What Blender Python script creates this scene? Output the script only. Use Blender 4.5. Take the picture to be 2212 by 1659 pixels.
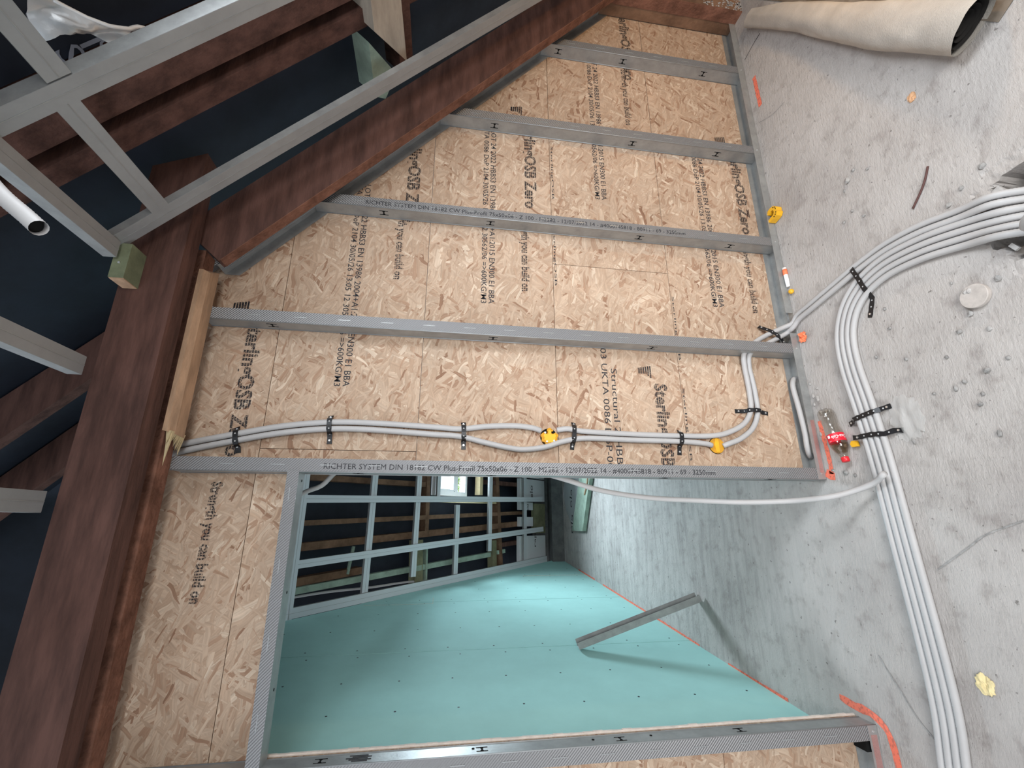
import bpy, bmesh, math, random
from mathutils import Vector, Matrix, noise as mnoise
random.seed(7)
V = Vector
for o in list(bpy.data.objects): bpy.data.objects.remove(o)
scn = bpy.context.scene
col = scn.collection
# ------------------------------------------------------------------ camera, world, lights, exposure
cd = bpy.data.cameras.new('camera'); cam = bpy.data.objects.new('camera', cd); col.objects.link(cam)
def rodr(w):
    w = V(w); t = w.length; return Matrix.Rotation(t, 3, w / t)
RC = rodr((-0.296958699, -0.151531788, 0.0221920583)) @ Matrix(((0, 0, -1), (-1, 0, 0), (0, 1, 0)))
rt, dn, fw = RC[0], RC[1], RC[2]
M3 = Matrix((rt, -dn, -fw)).transposed()
cam.matrix_world = Matrix.Translation((-0.179584956, -1.80436346, 1.69827186)) @ M3.to_4x4()
cd.sensor_width = 36; cd.lens = 36 * 970.043358 / 2212; cd.clip_start = .02
scn.camera = cam
w = bpy.data.worlds.new('sky'); scn.world = w; w.use_nodes = True
bg = w.node_tree.nodes['Background']; bg.inputs[0].default_value = (.80, .90, 1, 1); bg.inputs[1].default_value = 2.0
def area(name, loc, target, sx, sy, power, color, spread=180):
    l = bpy.data.lights.new(name, 'AREA'); l.shape = 'RECTANGLE'; l.size = sx; l.size_y = sy; l.energy = power; l.color = color; l.spread = math.radians(spread)
    o = bpy.data.objects.new(name, l); col.objects.link(o); o.location = loc
    o.rotation_euler = (V(target) - V(loc)).to_track_quat('-Z', 'Y').to_euler(); return o
area('daylight_left_window', (-2.9, -1.55, 1.45), (0.4, -.6, 0), 1.15, 1.15, 22, (.93, .96, 1), 120)
area('daylight_roof_window', (1.62, -1.75, 2.30), (.35, -1.0, .0), .75, 1.0, 46, (.86, .93, 1), 150)
area('daylight_back_window', (.3, -3.85, 1.7), (.3, 0, .35), 1.5, 1.15, 31, (1, .985, .955), 90)
area('daylight_far_roof_window', (.58, 3.80, 1.75), (-.6, 2.0, .2), .62, .40, 190, (.76, .90, 1))
wl = bpy.data.lights.new('work_lamp', 'POINT'); wl.energy = 22; wl.color = (1, .62, .28); wl.shadow_soft_size = .06
wo = bpy.data.objects.new('work_lamp', wl); col.objects.link(wo); wo.location = (2.35, -1.35, .55)
scn.cycles.transparent_max_bounces = 24
vs = scn.view_settings; vs.view_transform = 'Standard'; vs.look = 'None'; vs.gamma = 1; vs.exposure = 0; vs.use_curve_mapping = False

# ------------------------------------------------------------------ materials
def mat(name, color, rough=.7, metal=0., var=.0, vscale=8, bump=0., bscale=60, spec=.3, stretch=(1, 1, 1), color2=None, build=None, trans=0, alpha=1):
    m = bpy.data.materials.new(name); m.use_nodes = True; nt = m.node_tree; N = nt.nodes; L = nt.links
    b = N['Principled BSDF']; b.inputs['Base Color'].default_value = (*color, 1); b.inputs['Roughness'].default_value = rough
    b.inputs['Metallic'].default_value = metal; b.inputs['Specular IOR Level'].default_value = spec
    b.inputs['Transmission Weight'].default_value = trans; b.inputs['Alpha'].default_value = alpha
    geo = N.new('ShaderNodeNewGeometry'); mp = N.new('ShaderNodeMapping'); mp.inputs['Scale'].default_value = stretch
    L.new(geo.outputs['Position'], mp.inputs['Vector'])
    if var or color2:
        n = N.new('ShaderNodeTexNoise'); n.inputs['Scale'].default_value = vscale; n.inputs['Detail'].default_value = 7; n.inputs['Roughness'].default_value = .65
        L.new(mp.outputs[0], n.inputs['Vector'])
        r = N.new('ShaderNodeValToRGB'); c2 = color2 or tuple(c * (1 - var) for c in color)
        r.color_ramp.elements[0].position = .36; r.color_ramp.elements[1].position = .64
        r.color_ramp.elements[0].color = (*c2, 1); r.color_ramp.elements[1].color = (*[min(1, c * (1 + var * .5)) for c in color], 1)
        L.new(n.outputs['Fac'], r.inputs[0]); L.new(r.outputs[0], b.inputs['Base Color'])
    if bump:
        n2 = N.new('ShaderNodeTexNoise'); n2.inputs['Scale'].default_value = bscale; n2.inputs['Detail'].default_value = 6
        L.new(mp.outputs[0], n2.inputs['Vector'])
        bp = N.new('ShaderNodeBump'); bp.inputs['Strength'].default_value = bump; bp.inputs['Distance'].default_value = .01
        L.new(n2.outputs['Fac'], bp.inputs['Height']); L.new(bp.outputs[0], b.inputs['Normal'])
    if build: build(nt, N, L, b, geo, mp)
    return m

def osb_build(nt, N, L, b, geo, mp):
    oi = N.new('ShaderNodeObjectInfo'); mul = N.new('ShaderNodeVectorMath'); mul.operation = 'MULTIPLY_ADD'
    cmb = N.new('ShaderNodeCombineXYZ'); L.new(oi.outputs['Random'], cmb.inputs[0]); L.new(oi.outputs['Random'], cmb.inputs[2])
    L.new(cmb.outputs[0], mul.inputs[0]); mul.inputs[1].default_value = (13, 0, 7); L.new(geo.outputs['Position'], mul.inputs[2])
    wn = N.new('ShaderNodeTexNoise'); wn.inputs['Scale'].default_value = 5; L.new(mul.outputs[0], wn.inputs['Vector'])
    ws = N.new('ShaderNodeVectorMath'); ws.operation = 'MULTIPLY_ADD'; ws.inputs[1].default_value = (.10, 0, .10)
    L.new(wn.outputs['Color'], ws.inputs[0]); L.new(mul.outputs[0], ws.inputs[2])
    prev = None; hprev = None
    for i, (ang, sx, sz, thr) in enumerate([(20, 7, 26, 0), (82, 8, 36, .40), (-42, 9, 42, .48), (124, 9, 46, .55), (2, 9, 60, .60), (58, 14, 80, .68), (158, 20, 110, .74)]):
        m = N.new('ShaderNodeMapping'); m.inputs['Rotation'].default_value = (0, math.radians(ang), 0); m.vector_type = 'POINT'
        m2 = N.new('ShaderNodeMapping'); m2.inputs['Scale'].default_value = (sx, .01, sz); m2.inputs['Location'].default_value = (i * 3.7, 0, i * 5.1)
        L.new(ws.outputs[0], m.inputs['Vector']); L.new(m.outputs[0], m2.inputs['Vector'])
        v = N.new('ShaderNodeTexVoronoi'); v.voronoi_dimensions = '3D'; v.inputs['Scale'].default_value = 1; v.distance = 'CHEBYCHEV'
        L.new(m2.outputs[0], v.inputs['Vector'])
        sep = N.new('ShaderNodeSeparateColor'); L.new(v.outputs['Color'], sep.inputs[0])
        r = N.new('ShaderNodeValToRGB'); cr = r.color_ramp
        stops = [(0, (.25, .135, .085)), (.06, (.36, .225, .15)), (.22, (.435, .305, .215)), (.62, (.48, .350, .255)), (.92, (.53, .40, .298)), (1, (.63, .505, .39))]
        while len(cr.elements) < len(stops): cr.elements.new(.5)
        for e, (p, c) in zip(cr.elements, stops): e.position = p; e.color = (*c, 1)
        L.new(sep.outputs[0], r.inputs[0])
        gm = N.new('ShaderNodeMapping'); gm.inputs['Scale'].default_value = (9, .01, 170); L.new(m.outputs[0], gm.inputs['Vector'])
        gx = N.new('ShaderNodeTexNoise'); gx.inputs['Scale'].default_value = 1; gx.inputs['Detail'].default_value = 2; L.new(gm.outputs[0], gx.inputs['Vector'])
        gr_ = N.new('ShaderNodeMapRange'); gr_.inputs[1].default_value = .32; gr_.inputs[2].default_value = .68; gr_.inputs[3].default_value = .80; gr_.inputs[4].default_value = 1.10; L.new(gx.outputs['Fac'], gr_.inputs[0])
        gs_ = N.new('ShaderNodeVectorMath'); gs_.operation = 'SCALE'; L.new(r.outputs[0], gs_.inputs[0]); L.new(gr_.outputs[0], gs_.inputs['Scale'])
        class r_: outputs = [gs_.outputs[0]]
        r = r_
        if prev is None: prev = r.outputs[0]; hprev = sep.outputs[2]
        else:
            g = N.new('ShaderNodeMath'); g.operation = 'GREATER_THAN'; g.inputs[1].default_value = thr; L.new(sep.outputs[1], g.inputs[0])
            mx = N.new('ShaderNodeMix'); mx.data_type = 'RGBA'; L.new(g.outputs[0], mx.inputs[0]); L.new(prev, mx.inputs[6]); L.new(r.outputs[0], mx.inputs[7]); prev = mx.outputs[2]
            mh = N.new('ShaderNodeMix'); L.new(g.outputs[0], mh.inputs[0]); L.new(hprev, mh.inputs[2]); L.new(sep.outputs[2], mh.inputs[3]); hprev = mh.outputs[0]
    gn = N.new('ShaderNodeTexNoise'); gn.inputs['Scale'].default_value = 2.2; gn.inputs['Detail'].default_value = 8; gn.inputs['Roughness'].default_value = .8; L.new(mul.outputs[0], gn.inputs['Vector'])
    mr = N.new('ShaderNodeMapRange'); mr.inputs[1].default_value = .3; mr.inputs[2].default_value = .7; mr.inputs[3].default_value = .86; mr.inputs[4].default_value = 1.1; L.new(gn.outputs['Fac'], mr.inputs[0])
    hm = N.new('ShaderNodeMix'); hm.data_type = 'RGBA'; hm.inputs[0].default_value = .08; hm.inputs[7].default_value = (.47, .335, .24, 1); L.new(prev, hm.inputs[6])
    hs = N.new('ShaderNodeVectorMath'); hs.operation = 'SCALE'; L.new(hm.outputs[2], hs.inputs[0]); L.new(mr.outputs[0], hs.inputs['Scale'])
    L.new(hs.outputs[0], b.inputs['Base Color'])
    bp = N.new('ShaderNodeBump'); bp.inputs['Strength'].default_value = .35; bp.inputs['Distance'].default_value = .004; L.new(hprev, bp.inputs['Height']); L.new(bp.outputs[0], b.inputs['Normal'])

def concrete_build(nt, N, L, b, geo, mp):
    def noi(sc, det=6, ro=.6, v=None):
        n = N.new('ShaderNodeTexNoise'); n.inputs['Scale'].default_value = sc; n.inputs['Detail'].default_value = det; n.inputs['Roughness'].default_value = ro
        L.new(v or geo.outputs['Position'], n.inputs['Vector']); return n
    def ramp(src, stops):
        r = N.new('ShaderNodeValToRGB'); cr = r.color_ramp
        while len(cr.elements) < len(stops): cr.elements.new(.5)
        for e, (p, c) in zip(cr.elements, stops): e.position = p; e.color = (*c, 1)
        L.new(src, r.inputs[0]); return r.outputs[0]
    def mul(a, c, f=1):
        m = N.new('ShaderNodeMix'); m.data_type = 'RGBA'; m.blend_type = 'MULTIPLY'; m.inputs[0].default_value = f; L.new(a, m.inputs[6]); L.new(c, m.inputs[7]); return m.outputs[2]
    base = ramp(noi(1.7, 9, .62).outputs['Fac'], [(.3, (.36, .332, .316)), (.5, (.455, .425, .405)), (.68, (.51, .48, .46))])
    spots = ramp(noi(14, 5, .6).outputs['Fac'], [(.32, (.72, .70, .69)), (.47, (1, 1, 1))])
    # trowel strokes run along the depth of the far room, faint everywhere
    st = N.new('ShaderNodeMapping'); st.inputs['Scale'].default_value = (1.1, 9, 1); st.inputs['Rotation'].default_value = (0, 0, math.radians(14)); L.new(geo.outputs['Position'], st.inputs['Vector'])
    streak = ramp(noi(2.6, 7, .65, st.outputs[0]).outputs['Fac'], [(.36, (.74, .735, .735)), (.55, (1, 1, 1))])
    pits = ramp(noi(55, 3, .5).outputs['Fac'], [(.27, (.42, .41, .40)), (.33, (1, 1, 1))])
    sepx = N.new('ShaderNodeSeparateXYZ'); L.new(geo.outputs['Position'], sepx.inputs[0])
    mrr = N.new('ShaderNodeMapRange'); mrr.inputs[1].default_value = 0; mrr.inputs[2].default_value = .7; mrr.inputs[3].default_value = .12; mrr.inputs[4].default_value = .85; L.new(sepx.outputs[1], mrr.inputs[0])
    ms = N.new('ShaderNodeMix'); ms.data_type = 'RGBA'; ms.blend_type = 'MULTIPLY'; L.new(mrr.outputs[0], ms.inputs[0]); L.new(base, ms.inputs[6]); L.new(streak, ms.inputs[7])
    c = mul(mul(ms.outputs[2], spots, .75), pits, .9)
    L.new(c, b.inputs['Base Color'])
    add = N.new('ShaderNodeMath'); add.operation = 'ADD'
    s2 = N.new('ShaderNodeMapping'); s2.inputs['Scale'].default_value = (1, 2.6, 1); s2.inputs['Rotation'].default_value = (0, 0, math.radians(50)); L.new(geo.outputs['Position'], s2.inputs['Vector'])
    L.new(noi(34, 8, .7, s2.outputs[0]).outputs['Fac'], add.inputs[0]); L.new(noi(9, 5).outputs['Fac'], add.inputs[1])
    bp = N.new('ShaderNodeBump'); bp.inputs['Strength'].default_value = .6; bp.inputs['Distance'].default_value = .012; L.new(add.outputs[0], bp.inputs['Height']); L.new(bp.outputs[0], b.inputs['Normal'])

def knurl_build(nt, N, L, b, geo, mp):
    wv = N.new('ShaderNodeTexWave'); wv.inputs['Scale'].default_value = 60; wv.bands_direction = 'DIAGONAL'; wv.wave_profile = 'SIN'
    L.new(geo.outputs['Position'], wv.inputs['Vector'])
    bp = N.new('ShaderNodeBump'); bp.inputs['Strength'].default_value = .7; bp.inputs['Distance'].default_value = .002
    L.new(wv.outputs['Fac'], bp.inputs['Height']); L.new(bp.outputs[0], b.inputs['Normal'])

def print_build(nt, N, L, b, geo, mp):
    sp = N.new('ShaderNodeSeparateXYZ'); L.new(geo.outputs['Position'], sp.inputs[0])
    md = N.new('ShaderNodeMath'); md.operation = 'WRAP'; md.inputs[1].default_value = 0; md.inputs[2].default_value = .0105; L.new(sp.outputs[2], md.inputs[0])
    gt = N.new('ShaderNodeMath'); gt.operation = 'LESS_THAN'; gt.inputs[1].default_value = .0086; L.new(md.outputs[0], gt.inputs[0])
    n = N.new('ShaderNodeTexNoise'); n.inputs['Scale'].default_value = 170; L.new(geo.outputs['Position'], n.inputs['Vector'])
    lt = N.new('ShaderNodeMapRange'); lt.inputs[1].default_value = .40; lt.inputs[2].default_value = .5; lt.inputs[3].default_value = .25; lt.inputs[4].default_value = .86; L.new(n.outputs['Fac'], lt.inputs[0])
    m = N.new('ShaderNodeMath'); m.operation = 'MULTIPLY'; L.new(gt.outputs[0], m.inputs[0]); L.new(lt.outputs[0], m.inputs[1]); L.new(m.outputs[0], b.inputs['Alpha'])

def spray_build(nt, N, L, b, geo, mp):
    n = N.new('ShaderNodeTexNoise'); n.inputs['Scale'].default_value = 70; n.inputs['Detail'].default_value = 6; L.new(geo.outputs['Position'], n.inputs['Vector'])
    lt = N.new('ShaderNodeMapRange'); lt.inputs[1].default_value = .36; lt.inputs[2].default_value = .5; lt.inputs[3].default_value = .55; lt.inputs[4].default_value = 1; L.new(n.outputs['Fac'], lt.inputs[0]); L.new(lt.outputs[0], b.inputs['Alpha'])

M = {}
M['osb'] = mat('osb_board', (.5, .33, .19), .75, spec=.15, build=osb_build)
M['concrete'] = mat('concrete_floor', (.5, .47, .45), .85, spec=.2, build=concrete_build)
M['steel'] = mat('galvanised_steel', (.36, .367, .363), .45, .5, var=.16, vscale=14, bump=.06, bscale=90, spec=.5)
M['knurl'] = mat('knurled_galvanised_steel', (.245, .245, .25), .5, .45, spec=.5, build=knurl_build)
M['zinc'] = mat('pale_zinc_profile', (.325, .335, .34), .5, .4, var=.08, vscale=9, spec=.4)
M['redwood'] = mat('old_red_brown_timber', (.105, .052, .041), .75, var=.45, vscale=6, bump=.25, bscale=45, spec=.2, stretch=(.5, 3, 3))
M['roughwood'] = mat('rough_sawn_red_timber', (.21, .10, .068), .85, var=.4, vscale=11, bump=.6, bscale=60, spec=.1)
M['brownwood'] = mat('brown_roof_timber', (.20, .115, .072), .8, var=.4, vscale=7, bump=.3, bscale=50, spec=.15)
M['palewood'] = mat('new_pale_timber', (.43, .275, .175), .7, var=.28, vscale=6, bump=.15, bscale=60, spec=.2, stretch=(1, 4, 4))
M['yellowwood'] = mat('fresh_yellow_timber', (.62, .50, .30), .7, var=.15, vscale=6, spec=.2)
M['greenwood'] = mat('green_treated_timber', (.30, .385, .31), .7, var=.25, vscale=8, bump=.1, bscale=50, spec=.2)
M['olivewood'] = mat('olive_treated_timber', (.20, .20, .12), .75, var=.3, vscale=7, spec=.2)
M['felt'] = mat('black_roof_membrane', (.012, .017, .028), .6, var=.3, vscale=5, bump=.35, bscale=7, spec=.35)
M['teal'] = mat('moisture_board_green', (.36, .63, .60), .8, var=.05, vscale=3, spec=.15)
M['plaster'] = mat('plaster_core', (.70, .62, .56), .9, var=.12, vscale=30, spec=.1)
M['tealjoint'] = mat('board_joint', (.10, .17, .16), .9, spec=.1)
M['conduit'] = mat('pale_grey_conduit', (.43, .42, .418), .5, var=.05, vscale=5, spec=.35)
M['black'] = mat('black_steel_strap', (.012, .012, .014), .4, .2, spec=.5)
M['dark'] = mat('dark_hole', (.012, .012, .012), .9, spec=.05)
M['hole'] = mat('strap_hole', (.45, .45, .45), .6)
M['yellow'] = mat('yellow_plastic', (.80, .42, .02), .35, spec=.5)
M['yellowclear'] = mat('amber_plastic', (.62, .30, .02), .2, spec=.6)
M['screw'] = mat('bright_screw', (.75, .75, .75), .3, .8)
M['screwdark'] = mat('black_screw', (.03, .04, .05), .6)
M['red'] = mat('red_plastic', (.70, .02, .03), .35, spec=.5)
M['label'] = mat('red_label', (.72, .015, .035), .4, spec=.4)
M['white'] = mat('white_print', (.9, .9, .9), .5)
M['pvc'] = mat('white_window_frame', (.85, .86, .87), .35, spec=.5)
M['stain'] = mat('faint_pink_stain', (.62, .25, .22), .8, alpha=.22)
M['orange'] = mat('orange_spray_paint', (.80, .19, .12), .8, build=spray_build)
M['orangep'] = mat('orange_plastic', (.90, .22, .10), .5)
M['foil'] = mat('silver_foil', (.66, .68, .70), .38, .55, bump=.5, bscale=14, spec=.5)
M['foilw'] = mat('white_foil_facing', (.72, .74, .76), .5, .25, bump=.3, bscale=22, spec=.4)
M['ink'] = mat('black_ink', (.02, .02, .025), .7, build=print_build)
M['ink2'] = mat('black_stamp_ink', (.03, .03, .035), .7)
M['inkstud'] = mat('stud_ink', (.085, .087, .10), .7)
M['zinc_lit'] = mat('lit_zinc_profile', (.66, .69, .72), .5, .25)  # lighter copy of the zinc, light on the far grid put into its colour
M['shaded_green'] = mat('shaded_green_timber', (.17, .19, .115), .8, var=.3, vscale=12)  # green timber darkened in colour for the shade on the hanger block
M['plug'] = mat('drilled_concrete', (.44, .40, .37), .9, var=.15, vscale=30)
M['dusty'] = mat('dusty_pale_timber', (.40, .345, .285), .75, var=.2, vscale=6, stretch=(4, 1, 4))
M['inkgrey'] = mat('grey_print', (.25, .27, .32), .7)
M['grey'] = mat('dark_blockwork', (.12, .125, .125), .9, var=.3, vscale=9, bump=.4, bscale=30)
M['membrane'] = mat('grey_woven_membrane', (.44, .40, .355), .75, var=.12, vscale=7, bump=.25, bscale=180, spec=.2)
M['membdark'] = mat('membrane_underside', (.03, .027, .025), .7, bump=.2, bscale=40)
M['brownsheet'] = mat('dusty_brown_sheet', (.13, .095, .065), .6, color2=(.27, .23, .19), vscale=5, bump=.5, bscale=10, spec=.35)
M['wallpaint'] = mat('bare_plasterboard', (.50, .50, .49), .85, var=.06, vscale=3)
M['rust'] = mat('rusty_wire', (.11, .055, .05), .7, .3)
M['stone'] = mat('grey_rubble', (.30, .29, .28), .9, var=.35, vscale=40, bump=.4, bscale=60)
M['stonel'] = mat('pale_rubble', (.42, .40, .385), .9, var=.2, vscale=40)
M['foam'] = mat('cream_foam', (.72, .60, .33), .9, var=.15, vscale=40, bump=.3, bscale=90)
M['leaf'] = mat('dry_leaf', (.62, .36, .2), .8, var=.2, vscale=60)
M['tissue'] = mat('thin_clear_film', (.66, .65, .63), .35, alpha=.32, spec=.4)
M['leafgreen'] = mat('green_leaf', (.30, .42, .06), .6, var=.3, vscale=30)
M['caulk'] = mat('cream_foam_residue', (.66, .58, .44), .9, var=.3, vscale=30)
def glass_mat(name, tint, rough, alpha):
    m = bpy.data.materials.new(name); m.use_nodes = True; nt = m.node_tree; N = nt.nodes; L = nt.links
    N.remove(N['Principled BSDF']); t = N.new('ShaderNodeBsdfTransparent'); t.inputs[0].default_value = (*tint, 1)
    g = N.new('ShaderNodeBsdfGlossy'); g.inputs['Roughness'].default_value = rough
    f0 = N.new('ShaderNodeLayerWeight'); f0.inputs[0].default_value = .5; f = N.new('ShaderNodeMath'); f.operation = 'POWER'; f.inputs[1].default_value = 4; L.new(f0.outputs['Facing'], f.inputs[0])
    a = N.new('ShaderNodeMath'); a.operation = 'ADD'; a.inputs[1].default_value = alpha; L.new(f.outputs[0], a.inputs[0])
    mx = N.new('ShaderNodeMixShader'); L.new(a.outputs[0], mx.inputs[0]); L.new(t.outputs[0], mx.inputs[1]); L.new(g.outputs[0], mx.inputs[2])
    L.new(mx.outputs[0], N['Material Output'].inputs[0]); return m
M['glass'] = glass_mat('window_glass', (.96, .98, .98), .02, .02)
M['pet'] = glass_mat('clear_bottle_plastic', (.90, .89, .87), .10, .06)
M['drink'] = glass_mat('brown_drink_rest', (.80, .72, .62), .05, .02)

# ------------------------------------------------------------------ mesh helpers
class MB:
    def __init__(s): s.v = []; s.f = []
    def add(s, vs, fs):
        o = len(s.v); s.v += [V(p) for p in vs]; s.f += [tuple(i + o for i in f) for f in fs]; return s
    def obox(s, c, u, v, w):  # centre and three half-axis vectors
        c, u, v, w = V(c), V(u), V(v), V(w)
        P = [c + a * u + b * v + d * w for a in (-1, 1) for b in (-1, 1) for d in (-1, 1)]
        F = [(0, 1, 3, 2), (4, 6, 7, 5), (0, 4, 5, 1), (2, 3, 7, 6), (0, 2, 6, 4), (1, 5, 7, 3)]
        if u.cross(v).dot(w) < 0: F = [f[::-1] for f in F]
        return s.add(P, F)
    def box(s, a, b):
        a, b = V(a), V(b); h = (b - a) / 2; return s.obox((a + b) / 2, (h.x, 0, 0), (0, h.y, 0), (0, 0, h.z))
    def beam(s, p0, p1, wid, hei, up=(0, 0, 1)):  # centred bar
        p0, p1 = V(p0), V(p1); d = p1 - p0; u = V(up); sd = d.cross(u).normalized(); u = sd.cross(d).normalized()
        return s.obox((p0 + p1) / 2, d / 2, sd * wid / 2, u * hei / 2)
    def sweep(s, sec, p0, p1, ex, ey, t=.0012):
        # open sheet-metal section sec [(a,b)...] in axes ex,ey swept p0->p1; each leg a thin box
        p0, p1, ex, ey = V(p0), V(p1), V(ex), V(ey); d = (p1 - p0) / 2; c = (p0 + p1) / 2
        for (a0, b0), (a1, b1) in zip(sec, sec[1:]):
            q0, q1 = ex * a0 + ey * b0, ex * a1 + ey * b1; l = (q1 - q0) / 2
            if l.length < 1e-6: continue
            n = d.cross(l).normalized() * t / 2
            s.obox(c + (q0 + q1) / 2, d, l, n)
        return s
    def prism(s, poly, org, ex, ey, n):  # polygon in ex,ey thickened along vector n
        org, ex, ey, n = V(org), V(ex), V(ey), V(n); k = len(poly)
        A = [org + ex * a + ey * b for a, b in poly]; B = [p + n for p in A]
        bm = bmesh.new(); va = [bm.verts.new(p) for p in A]; vb = [bm.verts.new(p) for p in B]
        bm.faces.new(va); bm.faces.new(vb[::-1])
        for i in range(k): bm.faces.new((va[i], vb[i], vb[(i + 1) % k], va[(i + 1) % k]))
        bmesh.ops.recalc_face_normals(bm, faces=bm.faces); bmesh.ops.triangulate(bm, faces=[f for f in bm.faces if len(f.verts) > 4]); bm.verts.index_update()
        s.add([v.co for v in bm.verts], [tuple(v.index for v in f.verts) for f in bm.faces]); bm.free(); return s
    def cyl(s, p0, p1, r0, r1=None, n=16):
        p0, p1 = V(p0), V(p1); r1 = r0 if r1 is None else r1; d = (p1 - p0).normalized(); a = d.orthogonal().normalized(); b = d.cross(a)
        A = [p0 + (a * math.cos(t) + b * math.sin(t)) * r0 for t in [2 * math.pi * i / n for i in range(n)]]
        B = [p1 + (a * math.cos(t) + b * math.sin(t)) * r1 for t in [2 * math.pi * i / n for i in range(n)]]
        return s.add(A + B, [tuple(range(n))[::-1], tuple(range(n, 2 * n))] + [(i, (i + 1) % n, n + (i + 1) % n, n + i) for i in range(n)])
    def lathe(s, prof, org, axis, n=24, caps=True):
        org, d = V(org), V(axis).normalized(); a = d.orthogonal().normalized(); b = d.cross(a); o = len(prof)
        P = [org + d * h + (a * math.cos(2 * math.pi * i / n) + b * math.sin(2 * math.pi * i / n)) * r for h, r in prof for i in range(n)]
        F = [(j * n + i, j * n + (i + 1) % n, (j + 1) * n + (i + 1) % n, (j + 1) * n + i) for j in range(o - 1) for i in range(n)]
        if caps: F += [tuple(range(n))[::-1], tuple(range((o - 1) * n, o * n))]
        return s.add(P, F)
    def tube(s, pts, r, step=.02, n=10, ribs=False, closed=True):
        P = resample([V(p) for p in pts], step); k = len(P); up = None; vs = []
        for i, p in enumerate(P):
            t = (P[min(i + 1, k - 1)] - P[max(i - 1, 0)]).normalized()
            up = t.orthogonal().normalized() if up is None else (up - t * up.dot(t)).normalized()
            b = t.cross(up); rr = r * (.93 if ribs and i % 2 else 1)
            vs += [p + (up * math.cos(2 * math.pi * j / n) + b * math.sin(2 * math.pi * j / n)) * rr for j in range(n)]
        fs = [(i * n + j, i * n + (j + 1) % n, (i + 1) * n + (j + 1) % n, (i + 1) * n + j) for i in range(k - 1) for j in range(n)]
        if closed: fs += [tuple(range(n))[::-1], tuple(range((k - 1) * n, k * n))]
        return s.add(vs, fs)
    def build(s, name, m, parent=None, smooth=False, kind=None, label=None):
        base = V((0, 0, 0))
        if parent is None:
            xs = [p.x for p in s.v]; ys = [p.y for p in s.v]; zs = [p.z for p in s.v]
            base = V(((min(xs) + max(xs)) / 2, (min(ys) + max(ys)) / 2, min(zs)))
        else:
            q = parent
            while q: base += q.location; q = q.parent
        me = bpy.data.meshes.new(name); me.from_pydata([p - base for p in s.v], [], s.f); me.update()
        if smooth: me.polygons.foreach_set('use_smooth', [True] * len(me.polygons))
        me.materials.append(m); o = bpy.data.objects.new(name, me); col.objects.link(o)
        if parent: o.parent = parent
        else: o.location = base
        if kind: o['kind'] = kind
        if label: o['label'] = label
        return o
def resample(P, step):
    if len(P) < 3:
        n = max(1, int((P[1] - P[0]).length / step)); return [P[0].lerp(P[1], i / n) for i in range(n + 1)]
    out = []
    for i in range(len(P) - 1):
        p0 = P[i - 1] if i else P[0] * 2 - P[1]; p1, p2 = P[i], P[i + 1]; p3 = P[i + 2] if i + 2 < len(P) else P[-1] * 2 - P[-2]
        n = max(1, int((p2 - p1).length / step))
        for j in range(n):
            t = j / n
            out.append(.5 * ((2 * p1) + (p2 - p0) * t + (2 * p0 - 5 * p1 + 4 * p2 - p3) * t * t + (3 * p1 - p0 - 3 * p2 + p3) * t ** 3))
    out.append(P[-1]); return out
def tag(o, label, cat, group=None):
    o['label'] = label; o['category'] = cat
    if group: o['group'] = group
    return o
def thing(name, label, cat, loc, group=None):
    o = bpy.data.objects.new(name, None); o.empty_display_size = .05; col.objects.link(o); o.location = loc
    return tag(o, label, cat, group)
def struct(name, mb, m, label=None):
    o = mb.build(name, m, kind='structure')
    if label: o['label'] = label
    return o
def sempty(name, loc=(0, 0, 0)):
    o = bpy.data.objects.new(name, None); o.empty_display_size = .05; col.objects.link(o); o.location = loc; o['kind'] = 'structure'; return o
def text(s, org, eu, ev, width, height, name, m, parent, off=(0, 0, 0), bold=.0, shear=0, wrap=None, clip=()):
    c = bpy.data.curves.new('t', 'FONT'); c.body = s; c.offset = bold; c.shear = shear; c.resolution_u = 2
    o = bpy.data.objects.new('t', c); col.objects.link(o); bpy.context.view_layer.update()
    me = bpy.data.meshes.new_from_object(o.evaluated_get(bpy.context.evaluated_depsgraph_get()))
    bpy.data.objects.remove(o)
    xs = [v.co.x for v in me.vertices]; x0, x1 = min(xs), max(xs); cap = .73
    mb = MB(); P = []
    for v in me.vertices:
        a = (v.co.x - x0) / (x1 - x0) * width; b = v.co.y / cap * height
        P.append(wrap(a, b) if wrap else V(org) + V(eu) * a + V(ev) * b + V(off))
    if clip:
        bm = bmesh.new(); q = [bm.verts.new(p) for p in P]
        for p in me.polygons:
            try: bm.faces.new([q[i] for i in p.vertices])
            except ValueError: pass
        for co, no in clip: bmesh.ops.bisect_plane(bm, geom=bm.verts[:] + bm.edges[:] + bm.faces[:], plane_co=co, plane_no=no, clear_outer=True)
        bm.verts.index_update(); mb.add([v.co for v in bm.verts], [tuple(v.index for v in f.verts) for f in bm.faces]); bm.free()
    else: mb.add(P, [tuple(p.vertices) for p in me.polygons])
    if not mb.v: return None
    bpy.data.meshes.remove(me)
    return mb.build(name, m, parent)

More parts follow.
